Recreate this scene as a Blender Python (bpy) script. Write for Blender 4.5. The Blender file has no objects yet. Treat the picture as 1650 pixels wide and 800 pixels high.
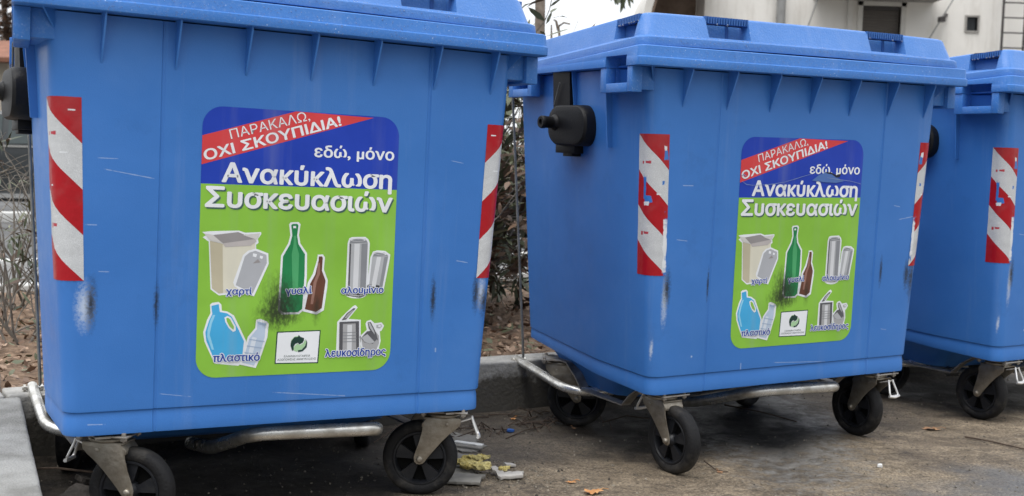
import bpy, bmesh, math, random
from mathutils import Vector, Matrix, Euler, noise
from mathutils.geometry import tessellate_polygon
rnd = random.Random(7)
scene = bpy.context.scene
COL = scene.collection
R = math.radians

# ------------------------------------------------------------------ camera, sky, sun, exposure
cam_d = bpy.data.cameras.new('camera')
cam = bpy.data.objects.new('camera', cam_d); COL.objects.link(cam)
cam_d.sensor_width = 36.0
cam_d.lens = 36.0 * 1911.65 / 1650.0
cam_d.shift_x = 0.0041
cam_d.clip_start = 0.05; cam_d.clip_end = 600
CAM_PITCH, CAM_ROLL, CAM_H = 0.0718, 0.0316, 0.926
cam.matrix_world = Matrix.Translation((0, 0, CAM_H)) @ Matrix.Rotation(math.pi/2 - CAM_PITCH, 4, 'X') @ Matrix.Rotation(CAM_ROLL, 4, 'Z')
cam_d.dof.use_dof = True
cam_d.dof.focus_distance = 3.4
cam_d.dof.aperture_fstop = 5.6
scene.camera = cam

world = bpy.data.worlds.new('World'); scene.world = world
world.use_nodes = True
wn, wl = world.node_tree.nodes, world.node_tree.links
wn.clear()
w_out = wn.new('ShaderNodeOutputWorld'); w_bg = wn.new('ShaderNodeBackground')
sky = wn.new('ShaderNodeTexSky'); sky.sky_type = 'NISHITA'; sky.sun_disc = False
SUN_EL, SUN_ROT = R(66), R(205)
sky.sun_elevation = SUN_EL; sky.sun_rotation = SUN_ROT
w_mix = wn.new('ShaderNodeMix'); w_mix.data_type = 'RGBA'; w_mix.inputs[0].default_value = 0.90
w_tc = wn.new('ShaderNodeTexCoord'); w_sep = wn.new('ShaderNodeSeparateXYZ'); w_ramp = wn.new('ShaderNodeValToRGB')
wl.new(w_tc.outputs['Generated'], w_sep.inputs[0]); wl.new(w_sep.outputs['Z'], w_ramp.inputs[0])
e = w_ramp.color_ramp.elements
e[0].position = 0.0; e[0].color = (0.44, 0.45, 0.465, 1)
e[1].position = 0.95; e[1].color = (0.95, 0.97, 1.0, 1)
w_gain = wn.new('ShaderNodeVectorMath'); w_gain.operation = 'SCALE'; w_gain.inputs['Scale'].default_value = 17.5
w_back = wn.new('ShaderNodeMapRange'); w_back.inputs[1].default_value = 0.25; w_back.inputs[2].default_value = -0.35; w_back.inputs[3].default_value = 0.0; w_back.inputs[4].default_value = 1.0
wl.new(w_sep.outputs['Y'], w_back.inputs[0])
w_low = wn.new('ShaderNodeMapRange'); w_low.inputs[1].default_value = 0.05; w_low.inputs[2].default_value = 0.65; w_low.inputs[3].default_value = 0.92; w_low.inputs[4].default_value = 0.0
wl.new(w_sep.outputs['Z'], w_low.inputs[0])
w_mul = wn.new('ShaderNodeMath'); w_mul.operation = 'MULTIPLY'; wl.new(w_back.outputs[0], w_mul.inputs[0]); wl.new(w_low.outputs[0], w_mul.inputs[1])
w_dk = wn.new('ShaderNodeMix'); w_dk.data_type = 'RGBA'; wl.new(w_mul.outputs[0], w_dk.inputs[0]); wl.new(w_ramp.outputs[0], w_dk.inputs[6]); w_dk.inputs[7].default_value = (0.06, 0.06, 0.058, 1)  # low sky behind the camera darkened to deepen shade under rims and containers
wl.new(w_dk.outputs[2], w_gain.inputs[0])
wl.new(sky.outputs[0], w_mix.inputs[6]); wl.new(w_gain.outputs[0], w_mix.inputs[7])
wl.new(w_mix.outputs[2], w_bg.inputs[0]); w_bg.inputs[1].default_value = 0.10
wl.new(w_bg.outputs[0], w_out.inputs[0])

sun_d = bpy.data.lights.new('sun', 'SUN'); sun = bpy.data.objects.new('sun', sun_d); COL.objects.link(sun)
sun_d.energy = 1.5; sun_d.angle = R(38); sun_d.color = (1.0, 0.97, 0.93)
# the light comes from behind the camera, a little to its left
sun_dir = Vector((math.sin(SUN_ROT)*math.cos(SUN_EL), math.cos(SUN_ROT)*math.cos(SUN_EL), math.sin(SUN_EL)))
sun.rotation_euler = sun_dir.to_track_quat('Z', 'Y').to_euler()
vs = scene.view_settings
vs.view_transform = 'Standard'; vs.look = 'None'; vs.exposure = 0.48; vs.gamma = 1.0; vs.use_curve_mapping = False

# ------------------------------------------------------------------ helpers
def tag(o, label=None, cat=None, group=None, kind=None):
    if label: o['label'] = label
    if cat: o['category'] = cat
    if group: o['group'] = group
    if kind: o['kind'] = kind
    return o

def empty(name, loc=(0, 0, 0), rot=(0, 0, 0)):
    o = bpy.data.objects.new(name, None); COL.objects.link(o)
    o.empty_display_size = 0.1; o.location = loc; o.rotation_euler = rot
    return o

def copy_tree(o, parent=None):
    c = o.copy(); COL.objects.link(c)
    if parent is not None:
        c.parent = parent
    for ch in list(o.children):
        copy_tree(ch, c)
    return c

class MB:
    """collects geometry and links it as one mesh object"""
    def __init__(s): s.v = []; s.f = []; s.m = []; s.uv = {}
    def add(s, vs, fs, m=0):
        b = len(s.v); s.v += [tuple(p) for p in vs]
        for f in fs: s.f.append(tuple(b + i for i in f)); s.m.append(m)
        return b
    def box(s, lo, hi, m=0, M=None):
        x0, y0, z0 = lo; x1, y1, z1 = hi
        vs = [Vector(p) for p in ((x0,y0,z0),(x1,y0,z0),(x1,y1,z0),(x0,y1,z0),(x0,y0,z1),(x1,y0,z1),(x1,y1,z1),(x0,y1,z1))]
        if M: vs = [M @ p for p in vs]
        s.add(vs, [(0,3,2,1),(4,5,6,7),(0,1,5,4),(1,2,6,5),(2,3,7,6),(3,0,4,7)], m)
    def prism(s, poly, fn, a, b, m=0):
        """poly: list of 2D, fn(p, t)->3D, extruded from a to b"""
        n = len(poly)
        vs = [fn(p, a) for p in poly] + [fn(p, b) for p in poly]
        fs = [tuple(range(n))[::-1], tuple(range(n, 2*n))] + [(i, (i+1) % n, n + (i+1) % n, n + i) for i in range(n)]
        s.add(vs, fs, m)
    def loft(s, rings, m=0, cap0=True, cap1=True):
        n = len(rings[0]); vs = [p for r in rings for p in r]; fs = []
        for k in range(len(rings)-1):
            for i in range(n):
                j = (i+1) % n
                fs.append((k*n+i, k*n+j, (k+1)*n+j, (k+1)*n+i))
        if cap0: fs.append(tuple(range(n))[::-1])
        if cap1: fs.append(tuple((len(rings)-1)*n + i for i in range(n)))
        s.add(vs, fs, m)
    def tube(s, path, r, seg=10, m=0, cap=True):
        pts = [Vector(p) for p in path]; n = len(pts)
        rr = r if isinstance(r, (list, tuple)) else [r]*n
        rings = []; up = None
        for i, p in enumerate(pts):
            t = (pts[min(i+1, n-1)] - pts[max(i-1, 0)])
            if t.length < 1e-9: t = Vector((0, 0, 1))
            t.normalize()
            if up is None:
                up = t.orthogonal().normalized()
            up = (up - t*up.dot(t))
            if up.length < 1e-6: up = t.orthogonal()
            up.normalize(); w = t.cross(up)
            rings.append([p + (up*math.cos(2*math.pi*k/seg) + w*math.sin(2*math.pi*k/seg))*rr[i] for k in range(seg)])
        s.loft(rings, m, cap, cap)
    def lathe(s, prof, M, seg=32, m=0):
        """prof (radius, height) pairs turned about local Z, then M"""
        rings = [[M @ Vector((r*math.cos(2*math.pi*k/seg), r*math.sin(2*math.pi*k/seg), h)) for k in range(seg)] for r, h in prof]
        s.loft(rings, m, prof[0][0] < .0011, prof[-1][0] < .0011)
    def build(s, name, mats, parent=None, smooth=35, bevel=0, bang=40, bseg=2):
        me = bpy.data.meshes.new(name); me.from_pydata(s.v, [], s.f)
        if not isinstance(mats, (list, tuple)): mats = [mats]
        for mt in mats: me.materials.append(mt)
        me.polygons.foreach_set('material_index', s.m)
        bm = bmesh.new(); bm.from_mesh(me); bmesh.ops.recalc_face_normals(bm, faces=bm.faces); bm.to_mesh(me); bm.free()
        o = bpy.data.objects.new(name, me); COL.objects.link(o)
        if parent: o.parent = parent
        if bevel:
            b = o.modifiers.new('b', 'BEVEL'); b.width = bevel; b.segments = bseg; b.limit_method = 'ANGLE'; b.angle_limit = R(bang)
            bake(o)
        if smooth:
            me = o.data
            me.polygons.foreach_set('use_smooth', [True]*len(me.polygons))
            me.set_sharp_from_angle(angle=R(smooth))
        return o

def bake(o):
    bpy.context.view_layer.update()
    dg = bpy.context.evaluated_depsgraph_get()
    me = bpy.data.meshes.new_from_object(o.evaluated_get(dg))
    o.modifiers.clear(); o.data = me; me.name = o.name

def smooth_path(pts, rad=0.06, n=6):
    """polyline with rounded corners"""
    P = [Vector(p) for p in pts]; out = [P[0]]
    for i in range(1, len(P)-1):
        a, b, c = P[i-1], P[i], P[i+1]
        d = min(rad, (a-b).length*0.49, (c-b).length*0.49)
        p0 = b + (a-b).normalized()*d; p1 = b + (c-b).normalized()*d
        for k in range(n+1):
            t = k/n
            out.append(p0*(1-t)**2 + b*2*t*(1-t) + p1*t*t)
    out.append(P[-1]); return out

# ------------------------------------------------------------------ materials
def nt(mat): return mat.node_tree.nodes, mat.node_tree.links

def mat(name, col, rough=0.6, metal=0.0, var=0.0, vscale=6.0, col2=None, bump=0.0, bscale=60.0, spec=0.5, coat=0.0, vdetail=4.0, rvar=0.0, ramp=(0.35, 0.65)):
    m = bpy.data.materials.new(name); m.use_nodes = True
    N, L = nt(m); b = N['Principled BSDF']
    b.inputs['Base Color'].default_value = (*col, 1); b.inputs['Roughness'].default_value = rough
    b.inputs['Metallic'].default_value = metal; b.inputs['Specular IOR Level'].default_value = spec
    b.inputs['Coat Weight'].default_value = coat
    if var or col2 or bump or rvar:
        tc = N.new('ShaderNodeTexCoord')
    if var or col2 or rvar:
        nz = N.new('ShaderNodeTexNoise'); nz.inputs['Scale'].default_value = vscale; nz.inputs['Detail'].default_value = vdetail
        nz.inputs['Roughness'].default_value = 0.65
        L.new(tc.outputs['Object'], nz.inputs['Vector'])
        rp = N.new('ShaderNodeValToRGB')
        c2 = col2 or tuple(min(1, c*(1+var)) for c in col)
        c1 = col if col2 else tuple(c*(1-var) for c in col)
        rp.color_ramp.elements[0].position = ramp[0]; rp.color_ramp.elements[0].color = (*c1, 1)
        rp.color_ramp.elements[1].position = ramp[1]; rp.color_ramp.elements[1].color = (*c2, 1)
        L.new(nz.outputs['Fac'], rp.inputs[0]); L.new(rp.outputs[0], b.inputs['Base Color'])
        if rvar:
            mr = N.new('ShaderNodeMapRange'); mr.inputs[1].default_value = 0.3; mr.inputs[2].default_value = 0.7
            mr.inputs[3].default_value = max(0.02, rough-rvar); mr.inputs[4].default_value = min(1, rough+rvar)
            L.new(nz.outputs['Fac'], mr.inputs[0]); L.new(mr.outputs[0], b.inputs['Roughness'])
    if bump:
        nb = N.new('ShaderNodeTexNoise'); nb.inputs['Scale'].default_value = bscale; nb.inputs['Detail'].default_value = 5
        L.new(tc.outputs['Object'], nb.inputs['Vector'])
        bp = N.new('ShaderNodeBump'); bp.inputs['Strength'].default_value = bump; bp.inputs['Distance'].default_value = 0.01
        L.new(nb.outputs['Fac'], bp.inputs['Height']); L.new(bp.outputs[0], b.inputs['Normal'])
    return m

def math_node(N, op, a=None, b=None, c=None, L=None, clamp=False):
    n = N.new('ShaderNodeMath'); n.operation = op; n.use_clamp = clamp
    for i, x in enumerate((a, b, c)):
        if x is None: continue
        if isinstance(x, (int, float)): n.inputs[i].default_value = x
        else: L.new(x, n.inputs[i])
    return n.outputs[0]

def patch_mask(N, L, sep, cx, cz, wx, wz, noise_out, cut, ax=('X', 'Z'), slope=0.0):
    """soft rectangular patch broken up by noise, 0..1"""
    dx = math_node(N, 'ABSOLUTE', math_node(N, 'DIVIDE', math_node(N, 'SUBTRACT', sep.outputs[ax[0]], cx, L=L), wx, L=L), L=L)
    zz = sep.outputs[ax[1]]
    if slope: zz = math_node(N, 'SUBTRACT', zz, math_node(N, 'MULTIPLY', math_node(N, 'SUBTRACT', sep.outputs[ax[0]], cx, L=L), slope, L=L), L=L)
    dz = math_node(N, 'ABSOLUTE', math_node(N, 'DIVIDE', math_node(N, 'SUBTRACT', zz, cz, L=L), wz, L=L), L=L)
    d = math_node(N, 'MAXIMUM', dx, dz, L=L)
    k = math_node(N, 'SUBTRACT', 1.0, d, L=L, clamp=True)                # 1 in the middle, 0 at the edge
    s = math_node(N, 'ADD', math_node(N, 'MULTIPLY', k, 0.8, L=L), noise_out, L=L)
    a = math_node(N, 'MULTIPLY', math_node(N, 'SUBTRACT', s, cut, L=L), 7.0, L=L, clamp=True)
    return math_node(N, 'MULTIPLY', a, math_node(N, 'GREATER_THAN', k, 0.001, L=L), L=L)

def patch_soft(N, L, sep, cx, cz, wx, wz, noise_out, amt, ax=('X', 'Z')):
    """smear that thins out gradually, grainy"""
    dx = math_node(N, 'DIVIDE', math_node(N, 'SUBTRACT', sep.outputs[ax[0]], cx, L=L), wx, L=L)
    dz = math_node(N, 'DIVIDE', math_node(N, 'SUBTRACT', sep.outputs[ax[1]], cz, L=L), wz, L=L)
    d = math_node(N, 'SQRT', math_node(N, 'ADD', math_node(N, 'MULTIPLY', dx, dx, L=L), math_node(N, 'MULTIPLY', dz, dz, L=L), L=L), L=L)
    k = math_node(N, 'SUBTRACT', 1.0, d, L=L, clamp=True)
    g = math_node(N, 'MULTIPLY', math_node(N, 'SUBTRACT', math_node(N, 'ADD', noise_out, math_node(N, 'MULTIPLY', k, 0.35, L=L), L=L), 0.46, L=L), 3.2, L=L, clamp=True)
    return math_node(N, 'MULTIPLY', math_node(N, 'MULTIPLY', g, math_node(N, 'POWER', k, 0.55, L=L), L=L), amt, L=L)

BLUE = (0.040, 0.175, 0.52)
def plastic(name, col=BLUE, scuffs=(), peel=0.06, peel_scale=350, specks=0.0, rough=0.38, seed=0.0, drops=0.0):
    m = bpy.data.materials.new(name); m.use_nodes = True
    N, L = nt(m); b = N['Principled BSDF']
    tc = N.new('ShaderNodeTexCoord'); sep = N.new('ShaderNodeSeparateXYZ'); L.new(tc.outputs['Object'], sep.inputs[0])
    off = N.new('ShaderNodeVectorMath'); off.operation = 'ADD'; off.inputs[1].default_value = (seed, seed*1.7, seed*0.6)
    L.new(tc.outputs['Object'], off.inputs[0]); P = off.outputs[0]
    def nz(scale, det=4, rough_=0.6, st=None):
        n = N.new('ShaderNodeTexNoise'); n.inputs['Scale'].default_value = scale; n.inputs['Detail'].default_value = det; n.inputs['Roughness'].default_value = rough_
        if st:
            mp = N.new('ShaderNodeMapping'); mp.inputs['Scale'].default_value = st; L.new(P, mp.inputs[0]); L.new(mp.outputs[0], n.inputs['Vector'])
        else: L.new(P, n.inputs['Vector'])
        return n.outputs['Fac']
    big = nz(3.0, 5)
    rp = N.new('ShaderNodeValToRGB')
    rp.color_ramp.elements[0].position = 0.3; rp.color_ramp.elements[0].color = (*[c*0.93 for c in col], 1)
    rp.color_ramp.elements[1].position = 0.7; rp.color_ramp.elements[1].color = (col[0]*1.22, col[1]*1.08, col[2]*1.04, 1)
    L.new(big, rp.inputs[0]); cur = rp.outputs[0]
    def over(mask, c):
        nonlocal cur
        mx = N.new('ShaderNodeMix'); mx.data_type = 'RGBA'
        L.new(mask, mx.inputs[0]); L.new(cur, mx.inputs[6]); mx.inputs[7].default_value = (*c, 1); cur = mx.outputs[2]
    # faded and greasy patches
    fd = nz(1.6, 6, .7); over(math_node(N, 'MULTIPLY', math_node(N, 'SUBTRACT', fd, .53, L=L, clamp=True), .9, L=L, clamp=True), (.12, .27, .58))
    gm = nz(5.5, 8, .75); over(math_node(N, 'MULTIPLY', math_node(N, 'SUBTRACT', gm, .57, L=L, clamp=True), 1.3, L=L, clamp=True), (.022, .075, .22))
    # rain streaks of dust running down the walls
    st = nz(9.0, 6, 0.7, (1.0, 1.0, 0.06))
    mk = math_node(N, 'MULTIPLY', math_node(N, 'SUBTRACT', st, 0.56, L=L, clamp=True), 0.9, L=L, clamp=True)
    over(mk, (0.30, 0.38, 0.55))
    onfront = math_node(N, 'LESS_THAN', sep.outputs['Y'], -0.33, L=L)
    fine = nz(140, 4, 0.7); streak = nz(60, 3, 0.6, (1.0, 1.0, 0.25))
    for (cx, cz, wx, wz, kind) in scuffs:
        if kind == 'scratch':
            hs = math.sin(cx*91 + cz*57); k = patch_mask(N, L, sep, cx, cz, wx, wz, streak, 0.74, slope=hs*0.16 if wx > wz else 0.0); over(math_node(N, 'MULTIPLY', k, math_node(N, 'MULTIPLY', onfront, 0.5, L=L), L=L), (0.42, 0.51, 0.68))
        elif kind == 'white':
            over(math_node(N, 'MULTIPLY', patch_soft(N, L, sep, cx, cz, wx*1.25, wz*1.3, fine, 1.0), math_node(N, 'MULTIPLY', onfront, 1.0, L=L), L=L), (0.48, 0.56, 0.70))
        else:
            over(math_node(N, 'MULTIPLY', patch_soft(N, L, sep, cx, cz, wx*1.9, wz*1.35, fine, 1.0), math_node(N, 'MULTIPLY', onfront, 1.0, L=L), L=L), (0.018, 0.024, 0.035))
    if specks:
        v = N.new('ShaderNodeTexVoronoi'); v.inputs['Scale'].default_value = 120; L.new(P, v.inputs['Vector'])
        sp = N.new('ShaderNodeSeparateColor'); L.new(v.outputs['Color'], sp.inputs[0])
        k = math_node(N, 'LESS_THAN', v.outputs['Distance'], math_node(N, 'MULTIPLY', math_node(N, 'POWER', sp.outputs[0], 5.0, L=L), 0.25, L=L), L=L)
        clump = math_node(N, 'MULTIPLY', math_node(N, 'SUBTRACT', nz(6.0, 5, .7), 0.42, L=L, clamp=True), 6.0, L=L, clamp=True)
        over(math_node(N, 'MULTIPLY', math_node(N, 'MULTIPLY', k, clump, L=L), specks, L=L), (0.50, 0.60, 0.74))
        dusty = math_node(N, 'MULTIPLY', math_node(N, 'SUBTRACT', fine, 0.52, L=L, clamp=True), specks*1.6, L=L, clamp=True)
        over(dusty, (0.36, 0.45, 0.60))
    L.new(cur, b.inputs['Base Color'])
    mr = N.new('ShaderNodeMapRange'); mr.inputs[1].default_value = 0.3; mr.inputs[2].default_value = 0.7
    mr.inputs[3].default_value = rough-0.07; mr.inputs[4].default_value = rough+0.10; L.new(nz(14, 5), mr.inputs[0]); L.new(mr.outputs[0], b.inputs['Roughness'])
    b.inputs['Specular IOR Level'].default_value = 0.36
    wv = nz(4.5, 2); pe = nz(peel_scale, 2)
    h = math_node(N, 'ADD', math_node(N, 'MULTIPLY', wv, 0.5, L=L), math_node(N, 'MULTIPLY', pe, peel, L=L), L=L)
    bp = N.new('ShaderNodeBump'); bp.inputs['Strength'].default_value = 0.5; bp.inputs['Distance'].default_value = 0.012
    L.new(h, bp.inputs['Height']); L.new(bp.outputs[0], b.inputs['Normal'])
    return m
ART = [('red', 1, [(-252.2, 964.8), (-16.2, 1037.8), (193.6, 1033.1), (-250.2, 895.1)]),
 ('white', 1, [(-243.1, 731.5), (-224.1, 733.9), (-152.7, 736.4), (-136.7, 731.3), (-96.5, 733.4), (-95.8, 728.0), (-104.2, 716.1), (-101.7, 706.4), (-108.2, 701.5), (-104.2, 583.4), (-197.9, 576.5), (-218.8, 591.7), (-226.5, 708.5), (-241.7, 718.9), (-233.4, 724.2)]),
 ('cream', 2, [(-192.2, 704.5), (-110.9, 716.0), (-106.7, 590.5), (-187.4, 582.2)]),
 ('creamdark', 2, [(-223.9, 710.6), (-192.2, 703.5), (-187.4, 582.2), (-198.1, 581.3), (-215.6, 594.3)]),
 ('flapdark', 3, [(-219.6, 724.4), (-154.2, 732.7), (-138.7, 726.4), (-112.4, 727.8), (-110.9, 716.0), (-191.1, 704.5)]),
 ('flaplight', 4, [(-238.8, 728.4), (-217.5, 725.5), (-192.2, 704.5), (-223.4, 711.6)]),
 ('flap', 4, [(-192.2, 704.5), (-110.9, 716.0), (-107.4, 710.1), (-121.4, 699.7), (-185.5, 695.5)]),
 ('flaplight', 4, [(-141.9, 725.3), (-99.2, 730.7), (-106.5, 715.5), (-112.0, 716.0)]),
 ('white', 3, [(-109.0, 692.3), (-76.3, 680.5), (-74.3, 653.9), (-109.5, 573.2), (-121.7, 576.6), (-159.7, 598.6), (-163.3, 608.3), (-140.4, 676.5), (-128.1, 686.8)]),
 ('cartongrey', 4, [(-109.4, 686.9), (-81.2, 676.7), (-79.4, 656.6), (-113.0, 580.8), (-156.5, 601.8), (-135.9, 672.7), (-124.1, 682.5)]),
 ('white', 5, [(-115.2, 680.9), (-105.2, 678.2), (-107.2, 670.7), (-116.1, 672.8)]),
 ('white', 5, [(-97.3, 675.0), (-89.5, 672.9), (-91.5, 666.4), (-98.2, 668.5)]),
 ('flapdark', 5, [(-115.5, 655.5), (-102.6, 666.4), (-95.6, 657.7)]),
 ('white', 1, [(-24.8, 754.0), (-20.5, 759.0), (0.1, 760.0), (5.4, 754.6), (2.4, 727.1), (6.6, 706.2), (25.4, 681.0), (27.0, 623.4), (23.2, 537.4), (9.8, 526.0), (-36.0, 525.9), (-46.6, 536.0), (-43.0, 675.2), (-25.4, 705.9), (-20.4, 726.8)]),
 ('green', 2, [(-19.1, 752.0), (-15.8, 754.8), (-3.2, 755.5), (-0.2, 751.2), (-2.7, 725.9), (1.5, 704.5), (19.7, 678.7), (20.6, 623.5), (17.4, 539.2), (6.1, 531.1), (-32.8, 531.4), (-41.0, 538.7), (-37.8, 673.0), (-20.7, 703.2), (-15.3, 725.8)]),
 ('greenlight', 3, [(-11.3, 725.2), (-5.5, 725.3), (-3.6, 701.7), (4.2, 678.7), (4.4, 579.3), (-9.4, 579.5), (-15.3, 678.6), (-11.5, 701.7)]),
 ('white', 3, [(-13.9, 749.9), (-6.5, 750.0), (-6.2, 744.5), (-13.7, 744.4)]),
 ('white', 3, [(54.0, 677.8), (68.0, 678.4), (73.6, 670.6), (71.9, 639.9), (83.5, 612.0), (83.0, 595.2), (75.9, 534.7), (56.4, 523.9), (17.0, 533.7), (20.5, 548.1), (29.9, 606.8), (42.5, 628.9), (52.2, 663.3)]),
 ('brown', 4, [(57.1, 673.3), (65.9, 673.4), (67.8, 669.5), (66.7, 637.2), (77.7, 610.9), (69.8, 540.5), (54.9, 530.7), (24.4, 538.5), (36.4, 603.9), (49.0, 626.7), (56.9, 663.3)]),
 ('brownlight', 5, [(54.8, 656.7), (60.7, 656.7), (61.7, 628.8), (53.2, 606.6), (46.0, 551.0), (39.0, 551.1), (45.0, 606.6), (53.5, 628.9)]),
 ('white', 1, [(138.7, 720.8), (146.4, 723.7), (182.6, 724.7), (192.1, 718.0), (196.1, 707.8), (194.5, 572.4), (174.1, 564.7), (133.3, 572.1), (134.4, 708.4)]),
 ('white', 1, [(193.8, 574.7), (192.1, 570.8), (187.0, 567.5), (179.0, 565.0), (169.1, 563.8), (158.6, 564.0), (148.6, 565.5), (140.5, 568.1), (135.2, 571.6), (133.2, 575.5), (134.8, 579.3), (139.9, 582.7), (147.8, 585.1), (157.6, 586.3), (168.2, 586.2), (178.1, 584.8), (186.4, 582.1), (191.8, 578.6)]),
 ('can', 2, [(189.4, 577.0), (188.0, 574.3), (183.8, 572.0), (177.2, 570.3), (169.1, 569.5), (160.5, 569.6), (152.4, 570.6), (145.7, 572.5), (141.3, 574.9), (139.7, 577.6), (141.1, 580.3), (145.3, 582.7), (151.8, 584.4), (159.8, 585.2), (168.5, 585.1), (176.6, 584.1), (183.4, 582.2), (187.8, 579.8)]),
 ('canlight', 4, [(184.8, 716.8), (183.5, 715.2), (179.8, 713.8), (174.0, 712.8), (166.9, 712.2), (159.4, 712.1), (152.3, 712.6), (146.5, 713.5), (142.7, 714.8), (141.3, 716.4), (142.5, 717.9), (146.2, 719.3), (151.9, 720.4), (159.0, 721.0), (166.6, 721.1), (173.7, 720.6), (179.5, 719.7), (183.4, 718.3)]),
 ('candark', 5, [(179.9, 716.2), (179.0, 715.2), (176.1, 714.3), (171.6, 713.7), (166.0, 713.3), (160.2, 713.2), (154.6, 713.5), (150.1, 714.1), (147.2, 714.9), (146.1, 715.9), (147.1, 716.8), (150.0, 717.7), (154.4, 718.4), (159.9, 718.8), (165.8, 718.8), (171.3, 718.6), (175.9, 718.0), (178.9, 717.1)]),
 ('white', 3, [(240.3, 585.6), (238.2, 582.5), (233.4, 580.3), (226.5, 579.3), (218.3, 579.7), (209.9, 581.4), (202.2, 584.1), (196.1, 587.6), (192.5, 591.5), (191.6, 595.2), (193.7, 598.4), (198.4, 600.6), (205.2, 601.5), (213.4, 601.2), (221.8, 599.5), (229.6, 596.8), (235.7, 593.2), (239.4, 589.4)]),
 ('can', 4, [(235.9, 589.0), (234.4, 586.9), (230.7, 585.5), (225.4, 585.0), (219.1, 585.5), (212.6, 586.8), (206.6, 588.8), (201.8, 591.2), (198.9, 593.9), (198.2, 596.4), (199.7, 598.5), (203.3, 599.9), (208.6, 600.4), (214.9, 600.0), (221.5, 598.7), (227.5, 596.7), (232.3, 594.2), (235.2, 591.5)]),
 ('canlight', 6, [(244.6, 678.7), (243.3, 677.5), (239.8, 676.8), (234.7, 676.6), (228.4, 676.9), (221.8, 677.8), (215.6, 679.1), (210.7, 680.7), (207.5, 682.3), (206.6, 683.8), (207.9, 685.0), (211.3, 685.8), (216.4, 686.0), (222.7, 685.6), (229.3, 684.7), (235.5, 683.4), (240.4, 681.9), (243.6, 680.2)]),
 ('candark', 7, [(239.7, 678.8), (238.8, 678.1), (236.2, 677.8), (232.4, 677.8), (227.7, 678.1), (222.8, 678.8), (218.3, 679.7), (214.6, 680.7), (212.2, 681.7), (211.5, 682.6), (212.4, 683.3), (214.9, 683.6), (218.7, 683.6), (223.4, 683.3), (228.3, 682.6), (232.9, 681.7), (236.6, 680.7), (238.9, 679.7)]),
 ('candark', 3, [(173.1, 706.5), (190.0, 707.8), (189.5, 574.8), (173.8, 571.5)]),
 ('tindark', 3, [(139.9, 706.2), (144.1, 706.3), (144.5, 577.6), (139.7, 578.8)]),
 ('candark', 5, [(238.3, 671.6), (249.4, 673.9), (236.2, 592.5), (227.0, 589.2)]),
 ('can', 2, [(141.9, 716.4), (183.4, 719.6), (190.6, 707.8), (189.4, 578.2), (172.6, 571.5), (139.7, 577.6), (139.8, 707.4)]),
 ('candark', 3, [(141.9, 716.4), (183.4, 719.6), (190.0, 710.0), (139.2, 707.4)]),
 ('canlight', 3, [(153.1, 706.3), (168.2, 707.0), (167.5, 577.3), (153.0, 577.5)]),
 ('white', 3, [(205.6, 686.3), (217.8, 689.8), (240.7, 688.2), (255.4, 678.5), (253.7, 661.3), (240.8, 586.7), (222.5, 580.1), (192.4, 593.0), (198.9, 670.9)]),
 ('can', 4, [(210.7, 683.5), (237.8, 684.2), (249.3, 676.8), (235.6, 592.5), (221.0, 586.9), (198.4, 596.3), (204.4, 671.5)]),
 ('candark', 5, [(210.7, 683.5), (237.8, 684.2), (248.1, 675.1), (204.9, 673.8)]),
 ('canlight', 5, [(217.3, 672.7), (229.6, 672.2), (217.0, 592.7), (204.6, 595.1)]),
 ('white', 1, [(-218.7, 554.4), (-213.5, 558.6), (-197.5, 560.4), (-190.8, 553.9), (-189.2, 538.9), (-175.1, 536.4), (-158.5, 526.4), (-142.2, 494.6), (-125.7, 461.5), (-126.3, 412.5), (-143.5, 400.1), (-203.6, 408.1), (-229.9, 463.8), (-233.7, 486.4), (-224.6, 518.2), (-217.0, 533.0)]),
 ('jug', 2, [(-215.4, 551.1), (-197.3, 555.1), (-194.0, 535.7), (-176.1, 532.1), (-163.8, 523.3), (-146.5, 492.0), (-131.2, 461.7), (-135.1, 411.8), (-202.7, 413.5), (-225.1, 464.8), (-228.4, 486.3), (-219.7, 515.4), (-212.7, 530.8)]),
 ('juglight', 3, [(-211.5, 528.6), (-205.1, 528.5), (-213.0, 507.2), (-217.6, 480.6), (-205.7, 442.6), (-211.1, 442.8), (-223.8, 475.4), (-223.2, 491.5), (-217.5, 513.8)]),
 ('white', 3, [(-182.2, 521.5), (-174.8, 525.6), (-165.9, 521.1), (-153.3, 499.2), (-152.9, 488.4), (-159.4, 485.3), (-170.6, 495.4), (-179.7, 510.7)]),
 ('grn', 4, [(-177.8, 519.3), (-173.6, 521.3), (-168.0, 516.9), (-157.6, 498.3), (-158.5, 490.7), (-168.5, 498.6), (-175.4, 510.6)]),
 ('white', 3, [(-101.9, 514.2), (-92.0, 516.7), (-73.8, 509.2), (-69.2, 503.6), (-71.4, 469.6), (-84.5, 427.3), (-99.0, 392.7), (-140.9, 403.3), (-138.4, 413.0), (-121.6, 472.3), (-103.5, 493.6)]),
 ('bottle', 4, [(-98.5, 509.8), (-75.9, 504.9), (-77.7, 490.1), (-78.1, 470.9), (-90.1, 427.5), (-103.7, 399.5), (-133.8, 407.4), (-117.1, 469.4), (-98.9, 490.7)]),
 ('bottlelight', 5, [(-110.0, 471.9), (-98.8, 468.8), (-110.9, 417.3), (-122.1, 420.0)]),
 ('bottledark', 6, [(-118.1, 466.7), (-78.9, 460.0), (-79.4, 457.8), (-118.0, 464.6)]),
 ('bottledark', 6, [(-123.7, 450.6), (-84.5, 443.7), (-85.0, 441.6), (-123.6, 448.4)]),
 ('bottledark', 6, [(-129.2, 434.4), (-90.1, 427.5), (-90.6, 425.3), (-129.1, 432.2)]),
 ('bottledark', 5, [(-97.3, 508.7), (-75.9, 503.8), (-76.8, 498.3), (-97.1, 503.2)]),
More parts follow.
